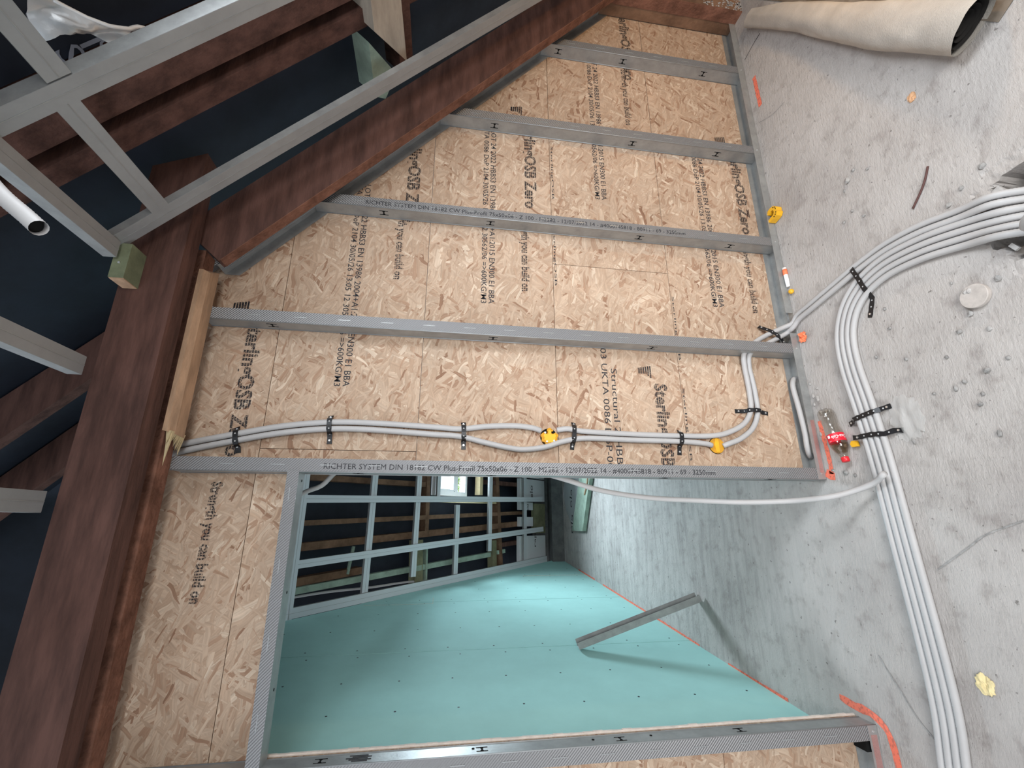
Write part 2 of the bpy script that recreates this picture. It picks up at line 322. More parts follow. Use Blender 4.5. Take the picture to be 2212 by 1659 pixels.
# ------------------------------------------------------------------ floor with the broken-out hole
HX0, HX1, HY0, HY1 = .52, .91, -1.11, -.76
fl = MB()
def fquad(x0, x1, y0, y1): fl.add([(x0, y0, 0), (x1, y0, 0), (x1, y1, 0), (x0, y1, 0)], [(0, 1, 2, 3)])
fquad(-3, HX0, -4, 4.85); fquad(HX1, 3.75, -4, 4.85); fquad(HX0, HX1, -4, HY0); fquad(HX0, HX1, HY1, 4.85)
n = 40; vs = []
for j in range(n + 1):
    for i in range(n + 1):
        x = HX0 + (HX1 - HX0) * i / n; y = HY0 + (HY1 - HY0) * j / n
        d = math.hypot((x - .715) / .145, (y + .935) / .10) + .45 * mnoise.noise(V((x * 26, y * 26, 2)))
        k = max(0., min(1., (1.12 - d) / .22)); e = i in (0, n) or j in (0, n)
        vs.append((x, y, 0 if e else -.20 * k * k * (3 - 2 * k) + (.006 * mnoise.noise(V((x * 40, y * 40, 5))) - .002 if d < 1.5 else 0)))
fl.add(vs, [(j * (n + 1) + i, j * (n + 1) + i + 1, (j + 1) * (n + 1) + i + 1, (j + 1) * (n + 1) + i) for j in range(n) for i in range(n)])
floor = struct('floor', fl, M['concrete'])
def mark(pts, wid, name='spray_line', m='orange', z=.0015):
    mb = MB(); P = resample([V((x, y, z)) for x, y in pts], .02); k = len(P); vs = []
    for i, p in enumerate(P):
        t = (P[min(i + 1, k - 1)] - P[max(i - 1, 0)]).normalized(); s_ = V((-t.y, t.x, 0)) * wid / 2 * (1 + .35 * mnoise.noise(p * 31))
        vs += [p + s_, p - s_]
    mb.add(vs, [(2 * i, 2 * i + 1, 2 * i + 3, 2 * i + 2) for i in range(k - 1)]); mb.build(name, M[m], floor)
mark([(2.30, -.062), (2.18, -.064), (2.08, -.066)], .026)
mark([(.26, -.026), (.15, -.034), (.06, -.038), (.02, -.034)], .022)
mark([(.03, -.006), (.012, -.03), (.008, -.05)], .035)
mark([(-.885, .155), (-.895, .08), (-.895, .02), (-.925, -.04), (-.985, -.06), (-1.07, -.062), (-1.3, -.06)], .028)
mark([(-1.005, .48), (-.99, .75), (-.975, .95)], .018); mark([(-.955, 1.25), (-.925, 1.6), (-.87, 2.3), (-.81, 3.05)], .03); mark([(-.79, 3.3), (-.745, 3.9)], .03)
# hairline cracks
mark([(-0.673, -0.077), (-0.733, -0.112), (-0.77, -0.138), (-0.847, -0.185), (-0.894, -0.234)], .005, 'crack', 'stone'); mark([(-0.34, -0.382), (-0.264, -0.496), (-0.224, -0.553), (-0.198, -0.615), (-0.178, -0.669)], .005, 'crack', 'stone'); mark([(2.507, -0.164), (2.501, -0.094), (2.484, -0.022)], .004, 'crack', 'dark'); mark([(1.993, -0.033), (1.947, -0.127), (1.934, -0.218)], .003, 'crack', 'stone')

# ------------------------------------------------------------------ partition: boards laid in rows
part = sempty('wall_partition', (1, .084, 0))
Y0, Y1 = .0765, .0905
def xr(z): return min(2.86, 1.203 + (2.325 + .06 - z) / .904)
g = .0012
rows = [(0, .605), (.605, 1.206), (1.206, 1.806), (1.806, 2.406), (2.406, 3.02)]
def panel(poly): return MB().prism(poly, (0, Y0, 0), (1, 0, 0), (0, 0, 1), (0, Y1 - Y0, 0)).build('board', M['osb'], part)
def rowpoly(x0, z0, z1, x1=None):
    z0 += g; z1 -= g
    if x1: return [(x0 + g, z0), (x1 - g, z0), (x1 - g, z1), (x0 + g, z1)]
    p = [(x0 + g, z0), (xr(z0), z0)]
    zc = 1.203 * .904 + 2.385 - 2.86 * .904
    if z0 < zc < z1: p.append((2.86, zc))
    return p + [(xr(z1), z1), (x0 + g, z1)]
XB = -.9287
panel(rowpoly(0, *rows[0])); panel(rowpoly(0, *rows[1], x1=1.03)); panel(rowpoly(1.03, *rows[1])); panel(rowpoly(0, *rows[2]))
panel(rowpoly(.095, *rows[3])); panel(rowpoly(-2.3, *rows[4]))
z0, z1 = rows[3]
panel([(XB + g, 2.262), (.0, 2.262), (.0, z0 + g), (.095 - g, z0 + g), (.095 - g, z1 - g), (XB + g, z1 - g)])
for r in rows[:4]: panel(rowpoly(-2.3, *r, x1=XB))
# back lining whose cream edge shows in the door reveal
lin = MB()
lin.prism([(0, .0), (2.86, 0), (2.86, .8), (.9, 2.75), (-2.3, 2.75), (-2.3, 0), (XB, 0), (XB, 2.262), (0, 2.262)], (0, .0925, 0), (1, 0, 0), (0, 0, 1), (0, .0125, 0))
lin.build('back_lining', M['plaster'], part, label='back plasterboard lining with cream cut edge')
# torn paper edge standing at the reveal
tp = MB()
for k in range(26):
    x = XB + .036 * k; h = .004 + .006 * abs(mnoise.noise(V((k * 1.7, 0, 0)))); tp.obox((x + .018, .1, 2.262 - h / 2), (.018, 0, 0), (0, .005, 0), (0, 0, h / 2))
for k in range(60):
    z = .038 * k; h = .003 + .007 * abs(mnoise.noise(V((k * 1.3, 4, 0)))); tp.obox((XB + h / 2, .1, z + .019), (h / 2, 0, 0), (0, .005, 0), (0, 0, .019))
tp.build('torn_edge', M['plaster'], part)
# printing on the boards
SL_ = .904; EU, EV, OFF = (-1, 0, 0), (0, 0, -1), (0, Y0 - .0006, 0)
def ptext(s, x, z, wdt, hgt, m='ink', bold=.018):
    text(s, (x, 0, z), EU, EV, wdt, hgt, 'board_print', M[m], part, OFF, bold, clip=[((.003, 0, 0), (-1, 0, 0)), ((xr(z), 0, z), (SL_, 0, 1))] if z < 2.3 else [((xr(z), 0, z), (SL_, 0, 1))])
def logo(x, z):
    mb = MB()
    for k in range(6): mb.box((x - .004 - .055 + .010 * min(k, 2), Y0 - .0007, z - .030 + k * .011), (x - .002 * k, Y0 - .0006, z - .030 + k * .011 + .0085))
    mb.build('board_print', M['ink'], part)
for z, x in [(.150, 1.975), (.748, .522), (.748, 2.97), (1.352, 1.998), (1.940, 1.85), (2.540, .72)]:
    logo(x, z + .03); ptext('SterlingOSB Zero', x - .085, z - .012, .575, .062, bold=.035)
for z, x in [(.158, 1.262), (.755, 2.39), (1.360, 1.288), (1.955, 1.30), (2.553, -.035)]: ptext('Strength you can build on', x, z, .42, .040, bold=.030)
for z, x in [(.318, 2.02), (.905, 2.60), (1.495, 1.95), (2.10, 1.52)]:
    ptext('UKTA 0086 DoP 2104 30/05/26 13:05 12 30562/06 =>600KG/M3', x - .10, z + .060, 1.06, .027, 'ink2', .004)
    ptext('LOT 24 2022 HBBS3 EN 13986 2004+A1:2015 EN300 E1 BBA', x - .14, z + .024, 1.02, .028, 'ink2', .004)
ptext('03 UKTA 0086 DoP-0086', .60, .99, .62, .030, 'ink2', .0); ptext('Structural 2 HBBS3', .50, .945, .5, .030, 'ink2', .0)
for x0, z in [(1.75, 1.199), (1.25, 1.199), (.90, .599), (.42, .600)]: ptext('SterlingOSB', x0, z, .34, .012, 'ink2', .0)

# ------------------------------------------------------------------ metal studs, tracks
def stud(name, label, x, sgn, ztop, slope, prints=None, hmarks=(), zbot=.002, slots=True, group='vertical studs of the partition frame'):
    """web at x, flanges going sgn*X; ztop at the front, web cut with the roof slope"""
    t = thing('metal_stud', label, 'stud', (x, .037, 0), group)
    w_, d_ = .05, .074
    zt = lambda a: ztop - slope * a
    fr = MB().prism([(0, zbot), (w_ * sgn, zbot), (w_ * sgn, zt(w_)), (0, zt(0))], (x, 0, 0), (1, 0, 0), (0, 0, 1), (0, .0012, 0))
    ffl = fr.build('front_flange', M['knurl'], t)
    wb = MB().box((x, 0.0012, zbot), (x + .0012 * sgn, d_, zt(0))); web = wb.build('web', M['steel'], t)
    bk = MB().prism([(0, zbot), (w_ * sgn, zbot), (w_ * sgn, zt(w_)), (0, zt(0))], (x, d_ - .0012, 0), (1, 0, 0), (0, 0, 1), (0, .0012, 0))
    bk.box((x + w_ * sgn - .0012, .0012, zbot), (x + w_ * sgn, .008, zt(w_))); bk.box((x + w_ * sgn - .0012, d_ - .008, zbot), (x + w_ * sgn, d_, zt(w_)))
    bk.build('back_flange', M['steel'], t)
    rd = MB(); q = x - .0008 * sgn
    rd.cyl((x, .0006, zbot), (x, .0006, zt(0)), .0022, n=8); rd.cyl((x, d_ - .001, zbot), (x, d_ - .001, zt(0)), .0026, n=8); rd.build('rolled_edge', M['zinc'], t, smooth=True)
    if slots:
        sl = MB(); z = .18
        while z < ztop - .12:
            for dx in (.026,): sl.box((x + dx * sgn - .0016, -.0012, z), (x + dx * sgn + .0016, .0004, z + .05))
            z += .175
        sl.build('pressed_slot', M['zinc'] if x <= 0 else M['steel'], ffl, kind='stuff')
    for z in hmarks:
        h = MB(); xx = x - .0006 * sgn
        for b in (-.013, .013): h.box((xx - .0004, .037 + b - .0014, z - .02), (xx + .0004, .037 + b + .0014, z + .02))
        h.prism([(-.013, -.007), (0, -.0015), (.013, -.007), (.013, .007), (0, .0015), (-.013, .007)], (xx - .0004, .037, z), (0, 1, 0), (0, 0, 1), (.0008, 0, 0))
        h.build('punch_out', M['dark'], web)
    if prints:
        text(prints[0], (x + .012, -.0008, prints[1]), (0, 0, -1), (1, 0, 0), prints[2], .022, 'stud_print', M['ink2'], ffl, bold=.0)
    return t
RS = 'RICHTER SYSTEM DIN 18182 CW Plus-Profil 75x50x06 - Z 100 - M2282 - 12/07/2022 14 - #4000745818 - 80911 - 69 - 3250mm'
SL = .904
stud('metal_stud', 'galvanised stud printed with a black code line on the right jamb of the doorway', 0, 1, 2.668, 0, (RS, 2.141, 1.605), (2.02, 1.5, .75, .25))
stud('metal_stud', 'long galvanised stud under the new pale wood, no printing, grey cables through its foot', .6, 1, 2.668, 0, None, (2.42, 1.5, .75))
stud('metal_stud', 'galvanised stud printed with a black code line, topped by the sloping track', 1.2, 1, 2.325, SL, (RS, 2.098, 1.57), (2.02, 1.52, .76, .26))
stud('metal_stud', 'unprinted galvanised stud ending halfway down the sloping track, warm glint on it', 1.8, 1, 1.786, SL, None, (1.507, .747, .248))
stud('metal_stud', 'shortest galvanised stud nearest the membrane roll, with H-shaped punch marks', 2.4, 1, 1.243, SL, None, (1.146, .757, .249))
b = stud('metal_stud', 'galvanised stud on the left jamb of the doorway, with torn plasterboard edge', XB, -1, 2.665, 0, None, (2.05, 1.52, 1.02, .55))
pn = MB()
for k in range(5): pn.box((XB + .0002, .018 + k * .009, 1.90 - .012 * (k % 2)), (XB + .0014, .022 + k * .009, 1.95 + .01 * (k % 3)))
pn.build('marker_scribble', M['ink2'], b)
for z in (1.55, 1.12, .9): MB().cyl((XB + .0004, .045, z), (XB + .0016, .045, z), .005, n=10).build('drilled_hole', M['dark'], b)
# door head track
t = thing('door_head_track', 'galvanised knurled track closing the top of the doorway', 'track', (-.46, .037, 2.225))
MB().box((XB - .05, -.0016, 2.226), (.004, -.0004, 2.268)).build('front_flange', M['knurl'], t)
MB().box((XB, -.0004, 2.226), (0, .074, 2.2272)).build('base', M['steel'], t)
MB().box((XB, .073, 2.226), (0, .0742, 2.262)).build('back_flange', M['steel'], t)
mb = MB()
for x in (-.08, -.33, -.57, -.80): mb.box((x - .025, -.0024, 2.2495), (x + .025, -.0012, 2.2525))
mb.build('pressed_slot', M['zinc'], t, kind='stuff')
for x in (-.03, -.42, -.72): MB().cyl((x, .045, 2.2262), (x, .045, 2.2252), .005, n=10).build('drilled_hole', M['dark'], t)
# floor tracks
def ftrack(label, x0, x1, cut=None):
    t = thing('floor_track', label, 'track', ((x0 + x1) / 2, .037, 0), 'floor tracks of the partition')
    segs = [(x0, cut[0]), (cut[1], x1)] if cut else [(x0, x1)]
    MB().box((x0, 0, .0008), (x1, .0755, .002)).build('base', M['steel'], t)
    for a, c in segs: MB().box((a, -.0022, .003), (c, -.001, .042)).build('front_flange', M['steel'], t)
    MB().box((x0, .0745, .002), (x1, .0757, .04)).build('back_flange', M['steel'], t)
    sc = MB(); x = x0 + .05
    for x in [q + .025 for q in (0, .6, 1.2, 1.8, 2.4)] if x0 >= 0 else [XB - .02]: sc.cyl((x, -.0022, .021), (x, -.0042, .021), .004, n=8)
    sc.build('screw', M['screw'], t, kind='stuff')
    return t
ft = ftrack('galvanised floor track under the studs right of the doorway, cut where cables cross', 0, 2.86, (.705, .815))
mb = MB()
for k in range(44):
    x = .25 + k * .058
    if .66 < x < .86: continue
    wdt = .012 + .012 * mnoise.noise(V((k * .9, 3, 0))); mb.add([(x, .02, .0026), (x + .058, .02, .0026), (x + .058, .02 + max(.003, wdt), .0026), (x, .02 + max(.003, wdt * .8), .0026)], [(0, 1, 2, 3)])
mb.build('foam_residue', M['caulk'], ft, kind='stuff')
rib = MB()
for y in (.03, .037): rib.cyl((.02, y, .003), (2.84, y, .003), .0018, n=6)
rib.build('base_rib', M['zinc'], ft, smooth=True)
sp = MB(); sp.box((.03, -.0026, .006), (.27, -.0023, .026)); sp.build('spray_stain', M['stain'], ft)
ft2 = ftrack('short galvanised floor track left of the doorway with pink spray on it', -2.3, XB + .0)
MB().box((-1.4, -.0026, .008), (-.96, -.0023, .034)).build('spray_stain', M['stain'], ft2)
MB().box((-1.02, .012, .003), (-.965, .07, .05)).build('foam_plug', M['dark'], ft2)
# sloping head track (base seen from below, back flange against the boards)
t = thing('sloping_head_track', 'dark galvanised track running down the slope behind the rough red rafter', 'track', (1.8, .037, 1.8))
def zs(x, o=0): return 2.325 - SL * (x - 1.203) + o
a, c = (.84, 2.84)
for nm, y0_, y1_, o0, o1, m in (('base', .002, .0745, .004, .0055, 'steel'), ('back_flange', .0733, .0747, -.052, .006, 'steel'), ('upper_flange', .0015, .0030, .004, .030, 'knurl')):
    MB().prism([(a, zs(a, o0)), (c, zs(c, o0)), (c, zs(c, o1)), (a, zs(a, o1))], (0, y0_, 0), (1, 0, 0), (0, 0, 1), (0, y1_ - y0_, 0)).build(nm, M[m], t)
rb = MB()
for y in (.03, .038, .046): rb.cyl((a, y, zs(a, .003)), (c, y, zs(c, .003)), .0018, n=6)
rb.build('base_rib', M['zinc'], t, smooth=True)

# ------------------------------------------------------------------ roof timbers by the partition
def timber(name, label, cat, mb, m, group=None): return tag(mb.build(name, M[m]), label, cat, group)
mb = MB(); mb.prism([(-2.9, 2.67), (1.215, 2.67), (1.13, 2.85), (-2.9, 2.85)], (0, -.206, 0), (1, 0, 0), (0, 0, 1), (0, .082, 0))
timber('ceiling_beam', 'deep dark red-brown beam running across above the doorway', 'beam', mb, 'redwood')
mb = MB(); mb.box((-2.9, -.073, 2.67), (.86, .0, 2.80)); timber('wall_plate', 'rough red timber behind the deep beam, bared where the pale batten broke off', 'beam', mb, 'roughwood')
# broken pale batten
bm_ = MB(); L0, L1 = .115, .80; yb, yf = -.002, -.092; zb = 2.642
prof = [(yb, zb), (yf + .028, zb), (yf, zb + .012), (yf, zb + .028), (yb, zb + .028)]
n = len(prof); P = []
for k, (y, z) in enumerate(prof): P.append((L1 - (.0 if y > -.03 else .035), y, z))
for k, (y, z) in enumerate(prof): P.append((L0 + .004 * k, y, z))
bm_.add(P, [tuple(range(n))[::-1], tuple(range(n, 2 * n))] + [(i, (i + 1) % n, n + (i + 1) % n, n + i) for i in range(n)])
bat = thing('broken_batten', 'new pale batten under the red beams, one end snapped into splinters', 'batten', (.45, -.045, 2.64))
bm_.build('batten_body', M['palewood'], bat)
sp = MB()
for k in range(11):
    y = yf + .004 + k * .0082; ln = .018 + .05 * random.random() + (.06 if k == 1 else 0)
    sp.add([(L0 + .012, y, zb), (L0 + .012, y + .012, zb), (L0 + .012, y + .006, zb + .02), (L0 - ln, y + .006 - .006 * random.random(), zb + .012)], [(0, 1, 2), (0, 3, 1), (1, 3, 2), (2, 3, 0)])
sp.build('splinter', M['yellowwood'], bat, kind='stuff')
# sloping trimmer rafter in front of the sloping track
def zr(x, o=0): return 2.624 - .913 * (x - .775) + o
mb = MB(); mb.prism([(.80, zr(.80)), (2.92, zr(2.92)), (3.06, zr(2.92) + .155), (.94, zr(.80) + .155)], (0, -.104, 0), (1, 0, 0), (0, 0, 1), (0, .05, 0))
raf = thing('trimmer_rafter', 'rough red rafter sloping down in front of the partition, fuzzy sawn underside', 'rafter', (1.8, -.08, 1.7))
mb.build('rafter_body', M['redwood'], raf)
mb = MB(); fz = MB()
MB().prism([(.805, zr(.805) + .0), (2.915, zr(2.915)), (2.915, zr(2.915) + .003), (.805, zr(.805) + .003)], (0, -.1045, -.002), (1, 0, 0), (0, 0, 1), (0, .051, 0)).build('sawn_underside', M['roughwood'], raf)
for k in range(130):
    x = .85 + 2 * random.random(); y = -.1 + .045 * random.random(); s_ = .006 + .008 * random.random()
    fz.add([(x, y, zr(x) - .001), (x + .006, y, zr(x) - .005), (x + s_, y + .004, zr(x) - .003 - s_)], [(0, 1, 2), (2, 1, 0)])
fz.build('loose_fibre', M['roughwood'], raf, kind='stuff')
# end post, right of the last stud
post = thing('end_post', 'dusty brown post at the low end of the partition beside the membrane roll', 'post', (2.9, -.04, 0))
MB().box((2.815, -.075, .0), (2.96, .07, 1.0)).build('post_body', M['brownwood'], post)
MB().box((2.811, -.076, .0), (2.8155, .0, 1.0)).build('lit_side_face', M['roughwood'], post)  # redder plate, orange light on this side of the post painted in
dst = MB()
for k in range(160):
    z = .25 * random.random() ** 1.5; x = 2.82 + .13 * random.random(); r = .002 + .004 * random.random(); dst.obox((x, -.0765, z + .004), (r, 0, 0), (0, .001, 0), (0, 0, r))
dst.build('plaster_dust', M['stonel'], post, kind='stuff')

# ------------------------------------------------------------------ near roof: membrane, rafters, metal ceiling frame
NS = V((.693, 0, .7205)); 
def SP(x, y, o=0): return V((x, y, 3.5225 - .962 * x)) + NS * o
def quad(mb, a, b, c, d, th): 
    a, b, c, d = V(a), V(b), V(c), V(d); nn = (b - a).cross(d - a).normalized() * th
    P = [a, b, c, d, a + nn, b + nn, c + nn, d + nn]
    mb.add(P, [(3, 2, 1, 0), (4, 5, 6, 7), (0, 1, 5, 4), (1, 2, 6, 5), (2, 3, 7, 6), (3, 0, 4, 7)])
rf = MB(); O_ = .33
def rs(x0, x1, y0, y1): quad(rf, SP(x0, y0, O_), SP(x1, y0, O_), SP(x1, y1, O_), SP(x0, y1, O_), .012)
rs(-3.2, 3.7, -1.15, 1.3); rs(-3.2, 3.7, -4.1, -2.15); rs(-3.2, .85, -2.15, -1.15); rs(1.65, 3.7, -2.15, -1.15)
struct('ceiling', rf, M['felt'], 'black roofing membrane over the near slope')
wf = sempty('window_2', SP(1.25, -1.65, O_))
fr = MB()
for p, q in (((.85, -2.15), (1.65, -2.15)), ((.85, -1.15), (1.65, -1.15)), ((.85, -2.15), (.85, -1.15)), ((1.65, -2.15), (1.65, -1.15))):
    fr.beam(SP(*p, O_ + .02), SP(*q, O_ + .02), .06, .08, NS)
fr.build('window_frame', M['pvc'], wf)
gl = MB(); quad(gl, SP(.88, -2.12, O_ + .03), SP(1.62, -2.12, O_ + .03), SP(1.62, -1.18, O_ + .03), SP(.88, -1.18, O_ + .03), .004); gl.build('pane', M['glass'], wf)
for lab, y0, y1, xa, xb_ in [('dim red-brown rafter nearest the partition behind the slope frame', -.49, -.42, .35, 3.2), ('dim red-brown rafter in the middle of the slope, white specks on it', -.615, -.535, .35, 3.2),
                          ('shadowed rafter above the beam, second past the partition', .43, .49, -2.2, .85), ('shadowed rafter above the beam, farthest past the partition', .90, .96, -2.2, .75),
                          ('dim red-brown rafter beside the roof window opening', -1.05, -.98, .2, 3.2)]:
    mb = MB(); quad(mb, SP(xa, y0, .16), SP(xa, y1, .16), SP(xb_, y1, .16), SP(xb_, y0, .16), -.16)
    timber('roof_rafter', lab, 'rafter', mb, 'redwood', 'rafters of the near slope')
# pale trimmer between rafters
tm = MB(); 
def slab(mb, x0, x1, y0, y1, o0, o1): quad(mb, SP(x0, y0, o0), SP(x0, y1, o0), SP(x1, y1, o0), SP(x1, y0, o0), -(o1 - o0))

def sprism(mb, poly, o0, o1): return mb.prism([(0, 0)] * 0 + [((SP(x, 0) - SP(0, 0)).length, y) for x, y in poly], SP(0, 0, o0), (SP(1, 0) - SP(0, 0)).normalized(), (0, 1, 0), NS * (o1 - o0))
sprism(tm, [(1.632, -1.6), (1.70, -1.6), (1.725, -.25), (1.615, -.44)], .10, .22); tr_ = tag(tm.build('roof_trimmer', M['dusty']), 'pale new timber crossing between the dark rafters at the top of the slope', 'timber')
g_ = MB(); sprism(g_, [(1.605, -.385), (1.695, -.19), (1.64, -.10), (1.60, -.14)], .13, .24); tag(g_.build('trimmer_block', M['greenwood']), 'pale greenish block below the crossing pale timber, half behind the metal rail', 'block')
g_ = MB(); slab(g_, 1.72, 1.775, -.62, -.17, .14, .24); tag(g_.build('packing_block', M['redwood']), 'short reddish block tucked against the pale crossing timber', 'block')
# CD profiles of the ceiling frame
def cdp(label, p0, p1, up, group='metal profiles of the near ceiling frame', wid=.06, hei=.027, name='ceiling_profile', mf='zinc'):
    p0, p1, up = V(p0), V(p1), V(up).normalized(); d = (p1 - p0).normalized(); sd = d.cross(up).normalized(); up = sd.cross(d)
    t = thing(name, label, 'profile', (p0 + p1) / 2, group)
    h = wid / 2
    MB().sweep([(-h, 0), (h, 0)], p0, p1, sd, up).build('face', M[mf], t)
    MB().sweep([(-h, 0), (-h, hei), (-h + .008, hei)], p0, p1, sd, up).sweep([(h, 0), (h, hei), (h - .008, hei)], p0, p1, sd, up).build('side', M['steel'], t)
    gr = MB(); gr.beam(p0 - up * .0010, p1 - up * .0010, .0016, .0012, up); gr.build('face_groove', M['steel'], t)
    return t
NF = 'metal profiles of the near ceiling frame'
# sloping profiles (in plane S)
cdp('metal rail running down the slope just above the rough red rafter', SP(.70, -.30), SP(2.9, -.30), NS, NF)
cdp('metal rail running down the slope nearest the roof window, edge lit white', SP(.70, -.765), SP(2.9, -.765), NS, NF, .06, .045)
cdp('short metal cross bar between the two sloping rails', SP(.855, -.33), SP(.855, -.74, .0), NS, NF)
cdp('metal cross bar from the lit sloping rail towards the roof window', SP(.875, -.80), SP(.875, -2.2), NS, NF)
# flat bars
for lab, x in [('metal ceiling bar at the fold between flat ceiling and slope', .70), ('second metal ceiling bar out from the fold, fading into the dark', .285), ('third metal ceiling bar out from the fold, far from the slope', -.125), ('metal ceiling bar farthest left above the beam', -.54)]:
    cdp(lab, (x, -.30, 2.812), (x, -2.6, 2.812), (0, 0, 1), NF, .058, .04)
wb_ = thing('hanger_block', 'small green-stained wood block fixed to the deep beam under the bar corner', 'block', (.655, -.245, 2.757))
MB().box((.605, -.285, 2.785), (.735, -.207, 2.832)).build('block_body', M['shaded_green'], wb_)
MB().box((.602, -.281, 2.786), (.606, -.211, 2.831)).build('end_grain', M['palewood'], wb_)
s2 = MB(); s2.cyl((.66, -.2845, 2.81), (.66, -.2875, 2.81), .004, n=8); s2.build('screw', M['screw'], wb_)
# loose foil flap and printed membrane by the roof window
FLO = [(1.030, -.752), (1.079, -.757), (1.108, -.727), (1.150, -.682)]; FUP = [(1.075, -.850), (1.098, -.823), (1.136, -.761), (1.222, -.680)]
flp = MB(); nx, ny = 16, 8; vs = []
lo_ = resample([V((*p, 0)) for p in FLO], .02); up_c = resample([V((*p, 0)) for p in FUP], .02)
def along(P, t):
    x = t * (len(P) - 1); k = min(int(x), len(P) - 2); return P[k].lerp(P[k + 1], x - k)
for j in range(ny + 1):
    for i in range(nx + 1):
        u, v_ = i / nx, j / ny; p = along(up_c, u).lerp(along(lo_, u), v_)
        vs.append(SP(p.x - .139, p.y, .20 + .018 * math.sin(u * 7 + v_ * 3) + .012 * mnoise.noise(V((u * 6, v_ * 5, 1)))))
flp.add(vs, [(j * (nx + 1) + i, j * (nx + 1) + i + 1, (j + 1) * (nx + 1) + i + 1, (j + 1) * (nx + 1) + i) for j in range(ny) for i in range(nx)])
ff = thing('foil_flap', 'loose shiny foil flap hanging at the roof window edge', 'foil', SP(1.0, -.95, .15)); flp.build('foil_sheet', M['foil'], ff, smooth=True)
ed = MB(); ed.tube([vs[i] for i in range(3, nx + 1)], .005, .02, 6); ed.build('rolled_edge', M['white'], ff, smooth=True)  # white colour stands in for sunlight along the flap's edge
pm = MB(); quad(pm, SP(.66, -1.15, .31), SP(1.6, -1.15, .31), SP(1.6, -.62, .31), SP(.66, -.62, .31), .002)
pm_ = tag(pm.build('printed_membrane', M['felt']), 'dark membrane strip with faint grey letters behind the foil flap', 'membrane')
dx = (SP(1, 0) - SP(0, 0)).normalized()
for s_, x, y, wd in [('e', 1.125, -0.758, .05), ('S', 1.124, -0.650, .045), ('I', 1.175, -0.641, .012), ('O', 1.205, -0.633, .045)]:
    text(s_, SP(x - .213, y, .307), (0, 1, 0), dx, wd, .075, 'membrane_print', M['inkgrey'], pm_)
# corrugated conduit end hanging near the camera
mb = MB(); mb.tube([(.50, -1.02, 2.62), (.43, -1.075, 2.53), (.358, -1.10, 2.449), (.305, -1.112, 2.392), (.268, -1.117, 2.345), (.246, -1.121, 2.318)], .0125, .0035, 14, True, closed=False)
hc = thing('hanging_conduit', 'white corrugated conduit end hanging close at the top left', 'conduit', (.36, -1.1, 2.318)); mb.build('conduit_tube', M['conduit'], hc, smooth=True)
mb = MB(); mb.cyl((.25, -1.12, 2.3245), (.253, -1.1195, 2.329), .0105, n=14); mb.build('open_end', M['dark'], hc)

# ------------------------------------------------------------------ far room
def FR(x, y, o=0): return V((x, y, 5.042 - 1.055 * y)) + V((0, .726, .688)) * o
NFR = V((0, .726, .688))
def tx(y): return (-1.046 + .078 * y) / .997
wallt = sempty('wall_left', (tx(2.4), 2.4, 0))
UT = V((.078, .997, 0)).normalized(); NT = V((-.997, .078, 0))
for y0, y1 in [(.106, 1.362), (1.362, 2.56), (2.56, 3.62), (3.62, 4.72)]:
    ztop = lambda y: min(2.80, max(.03, 5.03 - 1.055 * y))
    pts = [(y0 + .0035, 0), (y1 - .0035, 0), (y1 - .0035, ztop(y1))] + ([(2.114, 2.80)] if y0 < 2.114 < y1 else []) + [(y0 + .0035, ztop(y0))]
    MB().prism([(y / UT.y, z) for y, z in pts], (-1.046 / .997, 0, 0), UT, (0, 0, 1), NT * .0125).build('board', M['teal'], wallt)
bj = MB()
bj.prism([(.106, 0), (4.72, 0), (4.72, .03), (2.12, 2.78), (.106, 2.78)], V((-1.046 / .997, 0, 0)) + NT * .0127, UT, (0, 0, 1), NT * .01); bj.build('board_backing', M['tealjoint'], wallt)
MB().prism([(2.50, 1.725), (2.72, 1.725), (2.72, 1.728), (2.50, 1.728)], V((-1.046 / .997, 0, 0)) - NT * .0008, UT, (0, 0, 1), NT * .0008).prism([(2.5, 1.725), (2.503, 1.725), (2.503, 2.3), (2.5, 2.3)], V((-1.046 / .997, 0, 0)) - NT * .0008, UT, (0, 0, 1), NT * .0008).build('board_cut', M['caulk'], wallt)
MB().prism([(3.615, 0), (3.625, 0), (3.625, .74), (3.615, .74)], V((-1.046 / .997, 0, 0)) - NT * .0008, UT, (0, 0, 1), NT * .0008).build('board_cut', M['caulk'], wallt)
sc = MB()
for y in (.25, .62, .95, 1.30, 1.42, 1.80, 2.2, 2.50, 2.62, 3.0, 3.35, 3.57, 3.67, 4.0):
    z = .12 + .07 * (hash(str(int(y * 100))) % 1)
    k = 0
    while z < ztop(y) - .06:
        p = V((-1.046 / .997, 0, 0)) + UT * (y / UT.y + .012 * mnoise.noise(V((y * 9, z * 5, 1)))) + V((0, 0, z)) - NT * .0004
        sc.cyl(p, p - NT * .0006, .0055, n=8); z += .29 + .06 * mnoise.noise(V((y * 3, z * 7, 4)))
sc.build('screw', M['screwdark'], wallt, kind='stuff')
